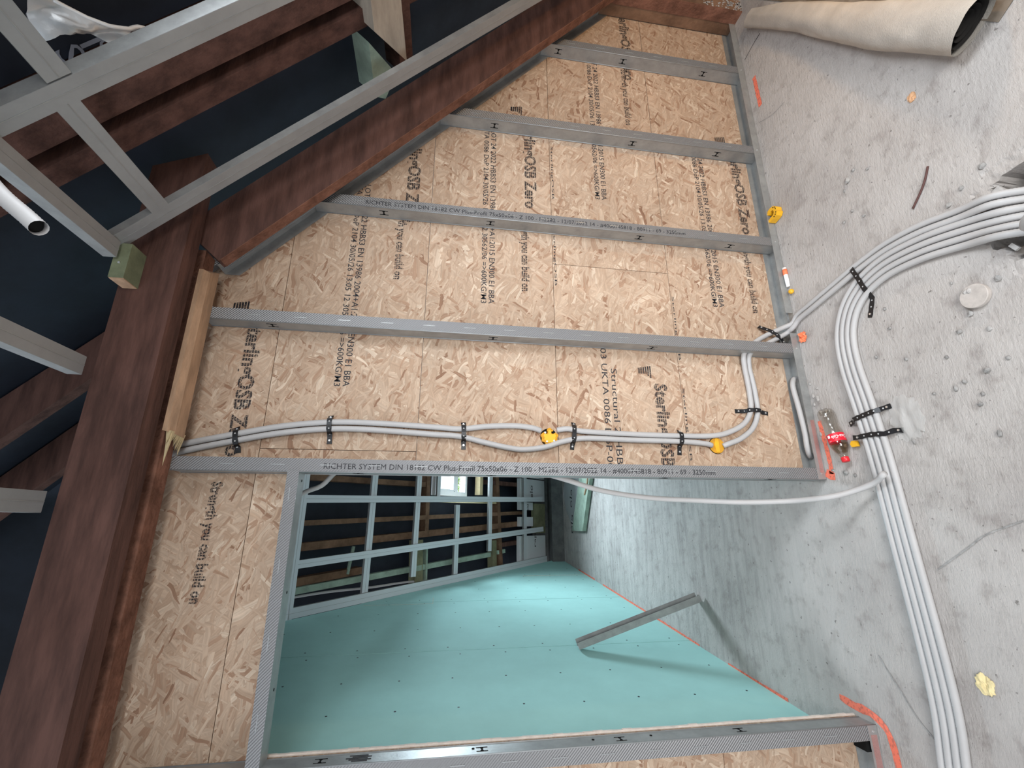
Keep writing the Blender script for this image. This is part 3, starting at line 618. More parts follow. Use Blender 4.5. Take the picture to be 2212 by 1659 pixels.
# far roof membrane with window opening, right wall, knee wall, flat ceiling part
fm = MB(); OF = .27
def fs(x0, x1, y0, y1): quad(fm, FR(x0, y0, OF), FR(x1, y0, OF), FR(x1, y1, OF), FR(x0, y1, OF), .012)
fs(-1.25, 2.3, .6, 3.24); fs(-1.25, 2.3, 3.605, 4.75); fs(-1.25, .105, 3.24, 3.605); fs(.95, 2.3, 3.24, 3.605)
struct('wall_far', fm, M['felt'], 'black membrane lining the far roof slope')
MB_ = MB(); MB_.box((2.2, .106, 0), (2.22, 4.9, 3.2)); struct('wall_right', MB_, M['wallpaint'])
kw = MB(); kw.box((-.80, 4.53, 0), (2.2, 4.85, .165)); kw.box((-.80, 4.78, .10), (2.2, 4.95, .75)); struct('wall_knee', kw, M['grey'], 'low grey block wall at the foot of the far slope')
# window
w1 = sempty('window_1', FR(.5, 3.42, .25))
fr = MB()
def fbar(p, q, wd, hg, o, mb=None): (mb or fr).beam(FR(*p, o), FR(*q, o), wd, hg, NFR)
fbar((.13, 3.25), (.13, 3.595), .05, .08, .25); fbar((.925, 3.25), (.925, 3.595), .05, .08, .25); fbar((.105, 3.255), (.95, 3.255), .03, .08, .25); fbar((.105, 3.585), (.95, 3.585), .035, .08, .25); fbar((.15, 3.475), (.93, 3.475), .045, .07, .25)
fr.build('window_frame', M['pvc'], w1)
sash = MB()
for p, q in (((.165, 3.29), (.165, 3.45)), ((.165, 3.29), (.9, 3.29)), ((.165, 3.452), (.9, 3.452)), ((.9, 3.29), (.9, 3.45))): fbar(p, q, .026, .05, .24, sash)
sash.build('sash', M['pvc'], w1)
gl = MB(); quad(gl, FR(.15, 3.27, .26), FR(.93, 3.27, .26), FR(.93, 3.46, .26), FR(.15, 3.46, .26), .004); gl.build('pane', M['glass'], w1)
gl = MB(); quad(gl, FR(.15, 3.495, .26), FR(.93, 3.495, .26), FR(.93, 3.57, .26), FR(.15, 3.57, .26), .004); gl.build('pane', M['glass'], w1)
# foliage outside
lf = MB()
for k in range(420):
    c = FR(random.uniform(.0, 1.1), random.gauss(3.965, .02), .88 + random.uniform(-.03, .05)) ; a = V((random.gauss(0, 1), random.gauss(0, 1), random.gauss(0, 1))).normalized() * .022; b_ = a.orthogonal().normalized() * .012
    lf.add([c - a, c + b_, c + a, c - b_], [(0, 1, 2, 3)])
sh = thing('garden_shrub', 'yellow-green shrub seen through the far roof window', 'shrub', FR(.5, 3.96, .88)); lf.build('foliage', M['leafgreen'], sh, kind='stuff')
st_ = MB(); st_.tube([FR(.0, 3.965, .9), FR(.5, 3.96, .9), FR(1.1, 3.97, .9)], .006, .05, 6); st_.build('stem', M['brownwood'], sh)
# rafters etc
def ftim(name, label, p, q, o, wd, hg, m, group=None, cat='rafter'):
    mb = MB(); mb.beam(FR(*p, o + hg / 2), FR(*q, o + hg / 2), wd, hg, NFR); return timber(name, label, cat, mb, m, group)
GR = 'rafters of the far slope'
ftim('far_rafter', 'brown far-room rafter level with the right end of the grid, highest of its row', (.185, 2.12), (.20, 3.09), .12, .05, .1, 'brownwood', GR)
ftim('far_rafter', 'thin brown far-room rafter passing just below the small window', (-.195, 2.12), (-.065, 4.30), .12, .042, .1, 'brownwood', GR)
ftim('far_rafter', 'thick brown far-room rafter below the thin one, sunlit in the middle', (-.385, 2.12), (-.20, 4.30), .12, .062, .1, 'brownwood', GR)
ftim('far_rafter', 'dark broken-ended far-room rafter near the green boarded wall', (-.655, 2.12), (-.60, 2.62), .14, .06, .1, 'brownwood', GR)
ftim('far_rafter', 'dark far-room rafter stub by the white insulation, near the green board', (-.46, 3.95), (-.425, 4.42), .13, .05, .1, 'redwood', GR)
ftim('far_rafter', 'brown far-room rafter stub above the insulation, beside stud', (.29, 3.72), (.30, 4.3), .13, .05, .1, 'redwood', GR)
ftim('green_batten', 'long pale green batten crossing behind the far metal grid', (-.712, 2.12), (-.555, 3.83), .11, .05, .06, 'greenwood', cat='batten')
ftim('green_batten_stub', 'short green batten end beyond the brown trimmer', (-.54, 3.93), (-.53, 4.03), .12, .045, .05, 'greenwood', cat='batten')
ftim('green_strip', 'thin pale green strip standing behind the first far grid bar', (-.39, 2.545), (-.62, 2.52), .13, .022, .02, 'greenwood', cat='strip')
ftim('window_trimmer', 'brown trimmer on the near side of the small window', (.55, 3.115), (-.28, 3.125), .12, .05, .12, 'brownwood', cat='timber')
ftim('window_trimmer', 'reddish trimmer on the far side of the small window', (.6, 3.90), (-.86, 3.985), .115, .055, .14, 'brownwood', cat='timber')
ftim('yellow_trimmer', 'bright yellow new timber between the small window and the reddish trimmer', (.8, 3.715), (.13, 3.705), .12, .055, .08, 'yellowwood', cat='timber')
ftim('window_sill_batten', 'cream batten under the small window', (.035, 3.20), (.045, 3.92), .13, .022, .03, 'yellowwood', cat='batten')
ftim('olive_post', 'olive stained post with a pale edge in the low part of the far slope', (-.36, 3.055), (-.86, 3.075), .11, .10, .1, 'olivewood', cat='post')
ftim('olive_post_edge', 'narrow pale green board on the edge of the olive post', (-.40, 3.125), (-.84, 3.135), .10, .02, .08, 'greenwood', cat='board')
ftim('dark_post', 'dark brown post beyond the olive one, beside the reddish trimmer', (-.40, 3.90), (-.85, 3.91), .14, .08, .08, 'olivewood', cat='post')
mb = MB(); mb.tube([FR(-.752, 2.13, .13), FR(-.742, 2.4, .13), FR(-.75, 2.7, .13), FR(-.745, 3.0, .13), FR(-.775, 3.42, .13)], .010, .02, 8)
tag(mb.build('slope_conduit', M['conduit'], smooth=True), 'pale conduit running low behind the far metal grid', 'conduit')
# insulation boards
ins = thing('insulation_board', 'white foil insulation board at the foot of the far slope, partly printed', 'insulation', FR(-.1, 4.4, .05))
for x0, x1, y0_, y1_ in [(.09, .38, 4.20, 4.60), (-.03, .07, 4.20, 4.40), (-.24, -.12, 4.20, 4.40), (-.68, -.36, 4.19, 4.60), (-.33, .06, 4.42, 4.605), (.40, 1.2, 4.20, 4.6)]:
    mb = MB(); quad(mb, FR(x0, y0_, .07), FR(x1, y0_, .07), FR(x1, y1_, .07), FR(x0, y1_, .07), .05); mb.build('foil_panel', M['foilw'] if y1_ != 4.605 else M['olivewood'], ins)
for s_, x, y, wd, hg in [('elo', .13, 4.40, .17, .07), ('elo', -.05, 4.33, .10, .06), ('rapi', -.50, 4.44, .2, .05)]:
    text(s_, FR(x, y, .066), (1, .02, 0), FR(0, -1) - FR(0, 0), wd, hg * .7, 'board_print', M['ink2'], ins)
# far metal grid
GF = 'metal profiles of the far slope grid'
def fg(label, p, q, o=0, wd=.06): cdp(label, FR(*p, o), FR(*q, o), NFR, GF, wd, .027, mf='zinc_lit')
fg('pale metal rail running down the far slope at door-head height, passing the window', (-.002, 2.15), (.115, 4.50))
fg('pale metal rail running down the far slope below the window rail', (-.498, 2.15), (-.275, 4.50))
fg('wide metal edge strip along the slanted top of the green board wall', (-.845, 2.12), (-.66, 4.55), .0, .075)
fg('metal bar across the far slope nearest the doorway edge', (1.0, 2.135), (-.90, 2.135))
fg('first metal bar across the far slope past the doorway', (1.0, 2.61), (-.835, 2.60), .027)
fg('second metal bar across the far slope, stopping short of the green board', (1.0, 2.98), (-.69, 2.97), .027)
fg('metal bar across the far slope in the middle under the window', (.0, 3.37), (-.745, 3.367), .027)
fg('bright metal bar across the far slope right of the window, with a free end', (1.0, 3.76), (-.51, 3.75), .027)
fg('last metal bar across the far slope in front of the insulation', (1.0, 4.25), (-.665, 4.235), .027)
fg('short metal bar standing beside the small window', (.8, 3.165), (.06, 3.165), .027, .045)

# ------------------------------------------------------------------ shell behind the camera
lw = MB(); 
for a, c in (((-3.02, -4, 0), (-3, 4.9, .9)), ((-3.02, -4, 2.1), (-3, 4.9, 3.4)), ((-3.02, -4, .9), (-3, -2.15, 2.1)), ((-3.02, -.95, .9), (-3, 4.9, 2.1))): lw.box(a, c)
struct('wall_side', lw, M['wallpaint'])
bw = MB()
for a, c in (((-3, -4.02, 0), (3.7, -4, 1.1)), ((-3, -4.02, 2.3), (3.7, -4, 3.4)), ((-3, -4.02, 1.1), (-.5, -4, 2.3)), ((1.1, -4.02, 1.1), (3.7, -4, 2.3))): bw.box(a, c)
struct('wall_back', bw, M['wallpaint'])
for nm, a, c, ax in (('window_3', V((-3.01, -2.15, .9)), V((-3.01, -.95, 2.1)), 1), ('window_4', V((-.5, -4.01, 1.1)), V((1.1, -4.01, 2.3)), 0)):
    we = sempty(nm, (a + c) / 2); h = V((0, 0, 1)); u = V((0, 1, 0)) if ax else V((1, 0, 0)); ln = (c - a).dot(u)
    f2 = MB()
    for k in (0, .5, 1): f2.beam(a + u * ln * k, a + u * ln * k + h * 1.2, .06, .05, (1, 0, 0) if ax else (0, 1, 0))
    for k in (0, 1.2): f2.beam(a + h * k, a + u * ln + h * k, .06, .05, (1, 0, 0) if ax else (0, 1, 0))
    f2.build('window_frame', M['pvc'], we)

# ------------------------------------------------------------------ conduits
def conduit(label, pts, group, r=.0125, ribs=True, name='cable_conduit'):
    mb = MB(); mb.tube(pts, r, .004 if ribs else .02, 10, ribs); return tag(mb.build(name, M['conduit'], smooth=True), label, 'conduit', group)
P4 = [(.672, -.965, -.085), (.680, -.925, -.01), (.70, -.865, .028), (.733, -.77, .016), (.766, -.643, .0135), (.778, -.52, .0135), (.765, -.43, .0135), (.73, -.355, .0135), (.665, -.295, .0135), (.57, -.258, .0135), (.44, -.252, .0135), (.264, -.270, .0135), (.055, -.287, .0135), (-.218, -.295, .0135), (-.73, -.306, .0135), (-1.02, -.278, .0135), (-1.5, -.25, .0135)]
P2 = [(.756, -.972, -.085), (.764, -.925, -.01), (.785, -.865, .028), (.81, -.77, .016), (.842, -.643, .0135), (.853, -.52, .0135), (.842, -.40, .0135), (.815, -.25, .0135), (.79, -.12, .0135), (.775, -.04, .0135)]
def lane(P, off):
    P = [V(p) for p in P]; out = []
    for i, p in enumerate(P):
        t = P[min(i + 1, len(P) - 1)] - P[max(i - 1, 0)]; s_ = V((t.y, -t.x, 0)).normalized() if math.hypot(t.x, t.y) > 1e-4 else V((1, 0, 0))
        out.append(p + s_ * off)
    return out
FG = 'conduits lying across the concrete floor'
cl = ['inner conduit of the floor bundle, on the camera side where it bends', 'second conduit from the inside of the floor bundle bend', 'third conduit from the inside of the floor bundle bend', 'outer conduit of the floor bundle, nearest the doorway']
for k in range(4):
    off = (1.5 - k) * .0258
    P = lane(P4, -off)
    P = [p + V((0, 0, .010 * math.sin(i * 1.3 + k))) if i < 3 else p for i, p in enumerate(P)]
    conduit(cl[k], P, FG)
WG = 'conduits running up the boarded wall'
wa = lane(P2, .0131) + [V((.757, -.005, .02)), V((.742, .025, .055)), V((.70, .045, .145)), V((.655, .044, .215)), V((.60, .040, .275)), V((.54, .052, .275)), V((.474, .058, .268)), V((.40, .060, .265)), V((.325, .060, .272)), V((.262, .060, .312)), V((.220, .060, .385)), V((.196, .060, .475)), V((.190, .060, .634)), V((.191, .060, .88)), V((.197, .060, 1.09)), V((.206, .058, 1.165)), V((.200, .066, 1.213))]
wb2 = lane(P2, -.0131) + [V((.735, -.005, .02)), V((.715, .03, .035)), V((.68, .046, .10)), V((.64, .046, .175)), V((.60, .042, .243)), V((.54, .056, .248)), V((.474, .060, .240)), V((.40, .060, .236)), V((.31, .060, .240)), V((.236, .060, .278)), V((.186, .060, .345)), V((.160, .060, .410)), V((.150, .068, .435))]
conduit('upper wall conduit from the floor hole up to the star-shaped yellow box', wa, WG)
conduit('lower wall conduit from the floor hole into the low yellow box', wb2, WG)
conduit('wall conduit from the low yellow box passing around the star-shaped box to the ceiling', [(.152, .068, .492), (.158, .062, .53), (.164, .060, .64), (.165, .060, .88), (.167, .060, 1.09), (.150, .060, 1.19), (.124, .060, 1.27), (.112, .060, 1.36), (.118, .060, 1.43), (.138, .060, 1.53), (.160, .060, 1.63), (.166, .060, 1.75), (.178, .060, 2.0), (.176, .060, 2.16), (.155, .060, 2.33), (.118, .060, 2.50), (.070, .060, 2.69), (.02, .055, 2.85)], WG)
conduit('wall conduit from the star-shaped yellow box up to the ceiling beam', [(.196, .066, 1.285), (.206, .060, 1.325), (.212, .060, 1.40), (.206, .060, 1.52), (.192, .060, 1.63), (.197, .060, 1.75), (.206, .060, 2.0), (.203, .060, 2.16), (.182, .060, 2.33), (.145, .060, 2.50), (.098, .060, 2.69), (.05, .055, 2.85)], WG)
conduit('short conduit arching inside the floor track by the doorway stud', [(.487, .052, -.01), (.482, .045, .025), (.44, .038, .045), (.34, .034, .04), (.22, .030, .036), (.15, .034, .035), (.112, .050, .015), (.108, .062, -.01)], None)
conduit('loose conduit hanging from the doorway stud into the door opening, end lying on the floor', [(.02, .105, 1.27), (-.007, .12, 1.161), (-.05, .13, 1.003), (-.079, .12, .795), (-.09, .10, .589), (-.099, .05, .401), (-.097, -.03, .24), (-.087, -.15, .16), (-.066, -.20, .086), (-.037, -.27, .05), (-.007, -.33, .06)], None, .0115, False)
conduit('grey-green conduit loop behind the top corner of the doorway', [(-.10, .42, 2.40), (-.047, .43, 2.31), (-.02, .41, 2.24), (.038, .38, 2.18), (.10, .36, 2.1)], None, .011, False)
conduit('white conduit loop rising out of the floor hole at the frame edge', [(.655, -1.0, -.08), (.645, -.965, 0), (.632, -.945, .05), (.625, -.95, .09), (.63, -1.0, .13), (.65, -1.10, .12), (.67, -1.2, .07), (.68, -1.28, .03)], None)
conduit('second white conduit loop rising from the floor hole beside the first', [(.625, -1.0, -.08), (.617, -.965, 0), (.604, -.95, .045), (.597, -.955, .085), (.602, -1.0, .115), (.62, -1.10, .10), (.64, -1.2, .05), (.65, -1.28, .02)], None)
def strap(label, pts, nrm, group=None, wid=.019):
    P = resample([V(p) for p in pts], .012); nrm = V(nrm); t = thing('fixing_strap', label, 'strap', P[len(P) // 2], group or 'black perforated fixing straps')
    mb = MB(); k = len(P); vs = []
    for i, p in enumerate(P):
        d = (P[min(i + 1, k - 1)] - P[max(i - 1, 0)]).normalized(); w_ = d.cross(nrm).normalized() * wid / 2 * (1 + .12 * math.cos(i * 2.6)); nn = w_.cross(d).normalized() * .0012
        vs += [p + w_ + nn, p - w_ + nn, p - w_ - nn, p + w_ - nn]
    fs_ = [(0, 1, 2, 3), tuple(4 * (k - 1) + q for q in (3, 2, 1, 0))]
    for i in range(k - 1):
        for q in range(4): fs_.append((4 * i + q, 4 * i + 4 + q, 4 * i + 4 + (q + 1) % 4, 4 * i + (q + 1) % 4))
    mb.add(vs, fs_); bd = mb.build('band', M['black'], t)
    h = MB(); 
    for i in range(1, k - 1, 2):
        d = (P[i + 1] - P[i - 1]).normalized(); w_ = d.cross(nrm).normalized(); nn = w_.cross(d).normalized(); nn = nn if nn.dot(nrm) > 0 else -nn
        h.cyl(P[i] + nn * .0013, P[i] + nn * .0017, .0030, n=8)
    h.build('punched_hole', M['hole'], bd, kind='stuff')
    sc = MB()
    for e in (1, k - 2):
        p = P[e]; sc.cyl(p + nrm * .001, p + nrm * .004, .0042, n=8)
    sc.build('screw', M['screw'], bd, kind='stuff')
yw, yo = .0745, .046
def wstrap(label, z, xa, xb_, xc0, xc1, dz=0):
    strap(label, [(xa, yw, z), (xc1 + .008, yw - .006, z - dz * .2), (xc1, yo + .006, z - dz * .3), ((xc0 + xc1) / 2, yo - .001, z - dz * .5), (xc0, yo + .006, z - dz * .7), (xc0 - .008, yw - .006, z - dz * .8), (xb_, yw, z - dz)], (0, -1, 0))
wstrap('black strap on the wall conduits closest to the broken batten', 2.50, .175, .075, .105, .158, .02)
wstrap('black strap on the wall conduits, second down from the beam', 2.155, .232, .118, .165, .217, .006)
wstrap('black strap on the wall conduits midway up the wall', 1.618, .222, .108, .148, .205, .004)
wstrap('black strap on the wall conduits just under the star-shaped yellow box', 1.135, .236, .118, .150, .220, -.012)
wstrap('black strap on the wall conduits between the two yellow boxes', .64, .215, .105, .152, .203, -.01)
strap('black strap on the wall conduits in their lowest bend', [(.318, yw, .345), (.319, yw - .004, .30), (.320, yo + .004, .286), (.320, yo - .001, .255), (.319, yo + .004, .228), (.318, yw - .004, .214), (.312, yw, .175)], (0, -1, 0))
strap('black strap twisting round two conduits beside the cut floor track', [(.762, .066, .150), (.745, .050, .135), (.726, .030, .120), (.705, .026, .090), (.69, .032, .066), (.675, .045, .045), (.665, .06, .03)], (.3, -1, .3))
strap('black floor strap over all six conduits near the bundle bend, tail bent off', [(.862, -.355, .002), (.852, -.362, .018), (.835, -.372, .0275), (.785, -.388, .0275), (.728, -.404, .0275), (.708, -.408, .018), (.69, -.405, .003), (.655, -.392, .002), (.615, -.375, .002)], (0, 0, 1))
strap('black floor strap over four conduits at the bottle base, tail lying flat', [(.212, -.178, .003), (.218, -.205, .012), (.222, -.222, .0275), (.230, -.27, .0275), (.236, -.318, .0275), (.240, -.333, .014), (.246, -.37, .003)], (0, 0, 1))
strap('black floor strap over four conduits nearest the bottle label, ends curling up', [(.150, -.205, .030), (.148, -.225, .029), (.150, -.27, .0275), (.146, -.315, .0275), (.143, -.335, .022), (.15, -.365, .012), (.146, -.395, .004)], (0, 0, 1))
# yellow junction boxes
def jbox(label, x, z, star):
    t = thing('junction_box', label, 'junction box', (x, .065, z), 'yellow wall boxes'); r = .036
    o = MB(); o.cyl((x, .0766, z), (x, .0755, z), r + .002, n=28); o.build('cut_hole', M['dark'], t)
    if star:
        pts = []
        for k in range(72):
            a = 2 * math.pi * k / 72; q = r
            for ca, cw, cr in ((math.radians(38), .36, .45), (math.radians(322), .36, .45)):
                d = abs((a - ca + math.pi) % (2 * math.pi) - math.pi)
                if d < cw: q = r * (cr + (1 - cr) * (d / cw) ** 4)
            pts.append((q * math.cos(a), q * math.sin(a)))
        # open cable slots face the conduits; scallops elsewhere
        pts = [(a * (1 + .07 * math.cos(9 * math.atan2(b, a))), b * (1 + .07 * math.cos(9 * math.atan2(b, a)))) for a, b in pts]
        ex, ez = (1, 0, 0), (0, 0, 1)
        MB().prism(pts, (x, .058, z), ex, ez, (0, .018, 0)).build('box_body', M['yellowclear'], t)
        MB().prism([(a * .72, b * .72) for a, b in pts], (x, .054, z), ex, ez, (0, .005, 0)).build('box_lid', M['yellow'], t)
    else:
        pts = [(r * math.cos(2 * math.pi * k / 28), r * math.sin(2 * math.pi * k / 28)) for k in range(28)]
        MB().prism(pts, (x, .0715, z), (1, 0, 0), (0, 0, 1), (0, .004, 0)).build('box_body', M['yellowclear'], t)
        MB().prism([(-.030, -.009), (.030, -.009), (.034, 0), (.030, .009), (.006, .012), (-.03, .009)], (x, .0685, z), (1, 0, 0), (0, 0, 1), (0, .003, 0)).build('box_lid', M['yellow'], t)
    rg = MB()
    for k in range(9):
        a = 2 * math.pi * k / 9 + .3; rg.cyl((x + .028 * math.cos(a), .0576, z + .028 * math.sin(a)), (x + .028 * math.cos(a), .0545, z + .028 * math.sin(a)), .0042, n=10)
    if star:
        rg.build('screw_port', M['yellowclear'], t, kind='stuff')
        s_ = MB()
        for a in (.9, 2.6, 3.9): s_.cyl((x + .026 * math.cos(a), .0545, z + .026 * math.sin(a)), (x + .026 * math.cos(a), .0525, z + .026 * math.sin(a)), .0046, n=8)
        s_.build('screw', M['screw'], t, kind='stuff')
jbox('star-shaped amber junction box in the middle of the wall conduits', .170, 1.248, True)
jbox('low yellow junction box half hidden by the wall conduit bend', .152, .463, False)

# ------------------------------------------------------------------ things on the floor
# bottle
b0, b1 = V((.292, -.098, .0335)), V((.060, -.148, .0285)); ax = (b1 - b0).normalized(); Lb = (b1 - b0).length
bt = thing('drink_bottle', 'empty clear plastic cola bottle with red cap and label lying by the conduits', 'bottle', (.18, -.12, 0))
R_ = .033
prof = [(0, .022), (.004, .028), (.014, .0325), (.03, R_), (.045, .0322), (.07, .0275), (.085, .0280), (.10, .0315), (.115, R_ - .0006), (.155, R_ - .0006), (.165, R_), (.18, .029), (.20, .019), (.213, .0135), (.222, .0125)]
MB().lathe(prof, b0, ax, 28, False).build('bottle_body', M['pet'], bt, smooth=True)
petal = MB()
for k in range(5):
    a = 2 * math.pi * k / 5; u = ax.orthogonal().normalized(); v_ = ax.cross(u); c = b0 + (u * math.cos(a) + v_ * math.sin(a)) * .017 + ax * .004
    petal.lathe([(-.006, .003), (-.004, .008), (.004, .010), (.012, .008)], c, ax, 10)
petal.build('base_foot', M['pet'], bt, smooth=True)
MB().lathe([(.117, R_ + .0002), (.153, R_ + .0002)], b0, ax, 36, False).build('label_sleeve', M['label'], bt, smooth=True)
MB().lathe([(.218, .0140), (.221, .0150), (.236, .0150), (.238, .013)], b0, ax, 20).build('cap', M['red'], bt, smooth=True)
MB().lathe([(.16, .0305), (.172, .029), (.185, .024), (.198, .0175)], b0 - V((0, 0, .0015)), ax, 18).build('drink_rest', M['drink'], bt, smooth=True)
view = (cam.location - (b0 + b1) / 2); up_ = (view - ax * view.dot(ax)).normalized(); sdv = ax.cross(up_)
def wrapf(c0, h0, sgn=1):
    def f(a, bq):
        th = c0 + sgn * a / R_; return b0 + ax * (h0 + bq) + (up_ * math.cos(th) + sdv * math.sin(th)) * (R_ + .0009)
    return f
text('Coca-Cola', None, None, None, .058, .014, 'label_script', M['white'], bt, wrap=wrapf(-1.3, .128), shear=.3, bold=.01)
text('1.5 E', None, None, None, .010, .004, 'label_print', M['white'], bt, wrap=wrapf(.62, .146), bold=.0)
pl = MB(); f = wrapf(.62, .122)
pl.add([f(0, 0), f(.011, 0), f(.011, .012), f(0, .012)], [(0, 1, 2, 3)]); pl.build('label_panel', M['white'], bt)
# yellow open clip standing on the track
cx, cy, cz = 1.375, -.030, .020
yc = thing('cable_clip_box', 'open bright yellow cable box standing on the floor against the track', 'junction box', (cx, cy, 0))
pts = [(-.037, .015), (-.030, .034), (-.008, .040), (.016, .036), (.031, .020), (.030, .0), (.036, -.012), (.024, -.030), (.0, -.036), (-.030, -.040), (-.042, -.022), (-.014, -.016), (.004, -.014), (.012, .0), (.008, .016), (-.012, .019), (-.030, .008)]
ex, ey = V((0, -1, 0)), V((1, 0, .0))
MB().prism([(a * .95, b * .95) for a, b in pts], (cx, cy - .006, .003), ex, ey, (0, 0, .034)).build('box_body', M['yellow'], yc)
d_ = MB()
for a, b in ((.020, .022), (.010, .027), (.026, .010), (.018, -.020), (.024, -.010), (.008, -.026)): d_.cyl(V((cx, cy - .006, .0370)) + ex * a + ey * b, V((cx, cy - .006, .0378)) + ex * a + ey * b, .0034, n=8)
d_.build('screw_port', M['dark'], yc, kind='stuff')
# tube with orange band, yellow plug
tb = thing('marker_tube', 'white tube with an orange band lying along the floor track', 'tube', (1.0, -.012, 0))
MB().cyl((1.062, -.013, .011), (.955, -.015, .010), .0105, .009, 14).build('tube_body', M['white'], tb, smooth=True)
MB().cyl((1.052, -.0132, .011), (1.022, -.0138, .0108), .0112, .0109, 14).build('orange_band', M['orangep'], tb, smooth=True)
yp = MB(); yp.lathe([(0, .007), (.006, .012), (.014, .013), (.02, .010), (.026, .004)], (.928, -.022, .012), (-.5, -.5, .1), 12); tag(yp.build('yellow_plug', M['yellow'], smooth=True), 'small yellow plastic plug beside the white marker tube', 'plug')
# crumpled orange piece
def crumple(name, label, cat, c, rx, ry, rz, m, seed, n=9, grp=None):
    mb = MB(); vs = []; 
    for j in range(n + 1):
        for i in range(n + 1):
            u, v_ = i / n * 2 - 1, j / n * 2 - 1; q = mnoise.noise(V((u * 1.8 + seed, v_ * 1.8, seed))); e = 1 + .35 * mnoise.noise(V((u * 3, v_ * 3, seed + 5)))
            r2 = math.sqrt(max(1e-6, u * u + v_ * v_)); sc_ = max(abs(u), abs(v_)) / r2 if r2 > .01 else 1
            vs.append(V(c) + V((u * sc_ * rx * e, v_ * sc_ * ry * e, rz * (.5 + .5 * q * 1.6) * (1.05 - .6 * (u * u * sc_ * sc_ + v_ * v_ * sc_ * sc_)) + .001)))
    top = list(vs); vs += [V((p.x, p.y, max(.0005, p.z - .003))) for p in top]; k = (n + 1) ** 2
    fs_ = []
    for j in range(n):
        for i in range(n):
            a = j * (n + 1) + i; fs_ += [(a, a + 1, a + n + 2, a + n + 1), (k + a, k + a + n + 1, k + a + n + 2, k + a + 1)]
    edge = list(range(n + 1)) + [j * (n + 1) + n for j in range(1, n + 1)] + [n * (n + 1) + i for i in range(n - 1, -1, -1)] + [j * (n + 1) for j in range(n - 1, 0, -1)]
    for a, b2 in zip(edge, edge[1:] + edge[:1]): fs_.append((a, k + a, k + b2, b2))
    mb.add(vs, fs_); return tag(mb.build(name, M[m]), label, cat, grp)
crumple('crumpled_wrapper', 'crumpled orange scrap at the foot of the long middle stud', 'scrap', (.672, -.034, 0), .026, .024, .030, 'orangep', 3.1)
crumple('dry_leaf', 'small tan dry leaf alone on the clean floor', 'leaf', (1.358, -.741, 0), .020, .015, .008, 'leaf', 9.3)
crumple('foam_scrap', 'cream torn foam scrap on the floor beyond the conduits', 'scrap', (-.664, -.438, 0), .030, .026, .012, 'foam', 5.7)
crumple('plastic_film', 'crumpled clear film beside the conduits and the bottle', 'film', (.19, -.415, 0), .085, .06, .012, 'tissue', 2.2, 12)
yb_ = MB(); yb_.prism([(-.012, -.014), (.012, -.010), (.013, .008), (.0, .016), (-.012, .010)], (.128, -.190, .004), (1, 0, 0), (0, 1, 0), (0, 0, .016)); tag(yb_.build('yellow_cap_piece', M['yellow']), 'small yellow piece wedged between the bottle and the conduits', 'scrap')
cp = thing('concrete_plug', 'round drilled concrete plug lying on the floor', 'concrete plug', (.521, -.736, 0))
MB().lathe([(0, .037), (.002, .0395), (.015, .040), (.0175, .0385), (.018, .0)], (.521, -.736, 0), (0, 0, 1), 40, False).build('plug_body', M['plug'], cp)
ch = MB()
for k in range(6): ch.lathe([(0, .006 * random.random() + .004), (.003, .005), (.005, .001)], (.538 + .008 * random.random(), -.716 - .014 * random.random(), .0175), (0, 0, 1), 6)
ch.build('chipped_rim', M['stonel'], cp, kind='stuff')
mb = MB(); mb.tube([(1.053, -.722, .004), (1.02, -.706, .004), (.985, -.682, .004), (.937, -.637, .004)], .0036, .01, 8); tag(mb.build('rusty_rod', M['rust'], smooth=True), 'thin rusty bent rod on the floor above the hole', 'rod')
# rubble
pos = [(1.245, -.43, .014), (1.215, -.405, .009), (1.27, -.465, .008), (1.225, -.52, .008), (1.10, -.415, .010), (1.075, -.37, .009), (1.045, -.46, .009), (.93, -.86, .012), (.90, -.79, .010), (.87, -.74, .009), (.55, -.80, .010), (.60, -.68, .007), (.475, -.705, .010), (.43, -.66, .011), (.405, -.74, .008), (.28, -.70, .014), (.262, -.63, .012), (.25, -.60, .010), (.30, -.76, .009), (.21, -.67, .010), (.18, -.655, .009), (.08, -.68, .011), (.36, -.60, .009), (.45, -.36, .009), (.40, -.47, .008), (.02, -.11, .014), (.035, -.045, .008), (.005, -.15, .010), (.10, -.42, .011), (.25, -.53, .007), (.54, -.44, .007), (.62, -.44, .009), (.20, -.02, .008), (.38, -.022, .011), (.36, -.045, .013), (.34, -.02, .009), (.41, -.05, .008), (.31, -.055, .007), (.44, -.018, .008)]
SG = 'loose rubble chips scattered on the floor'
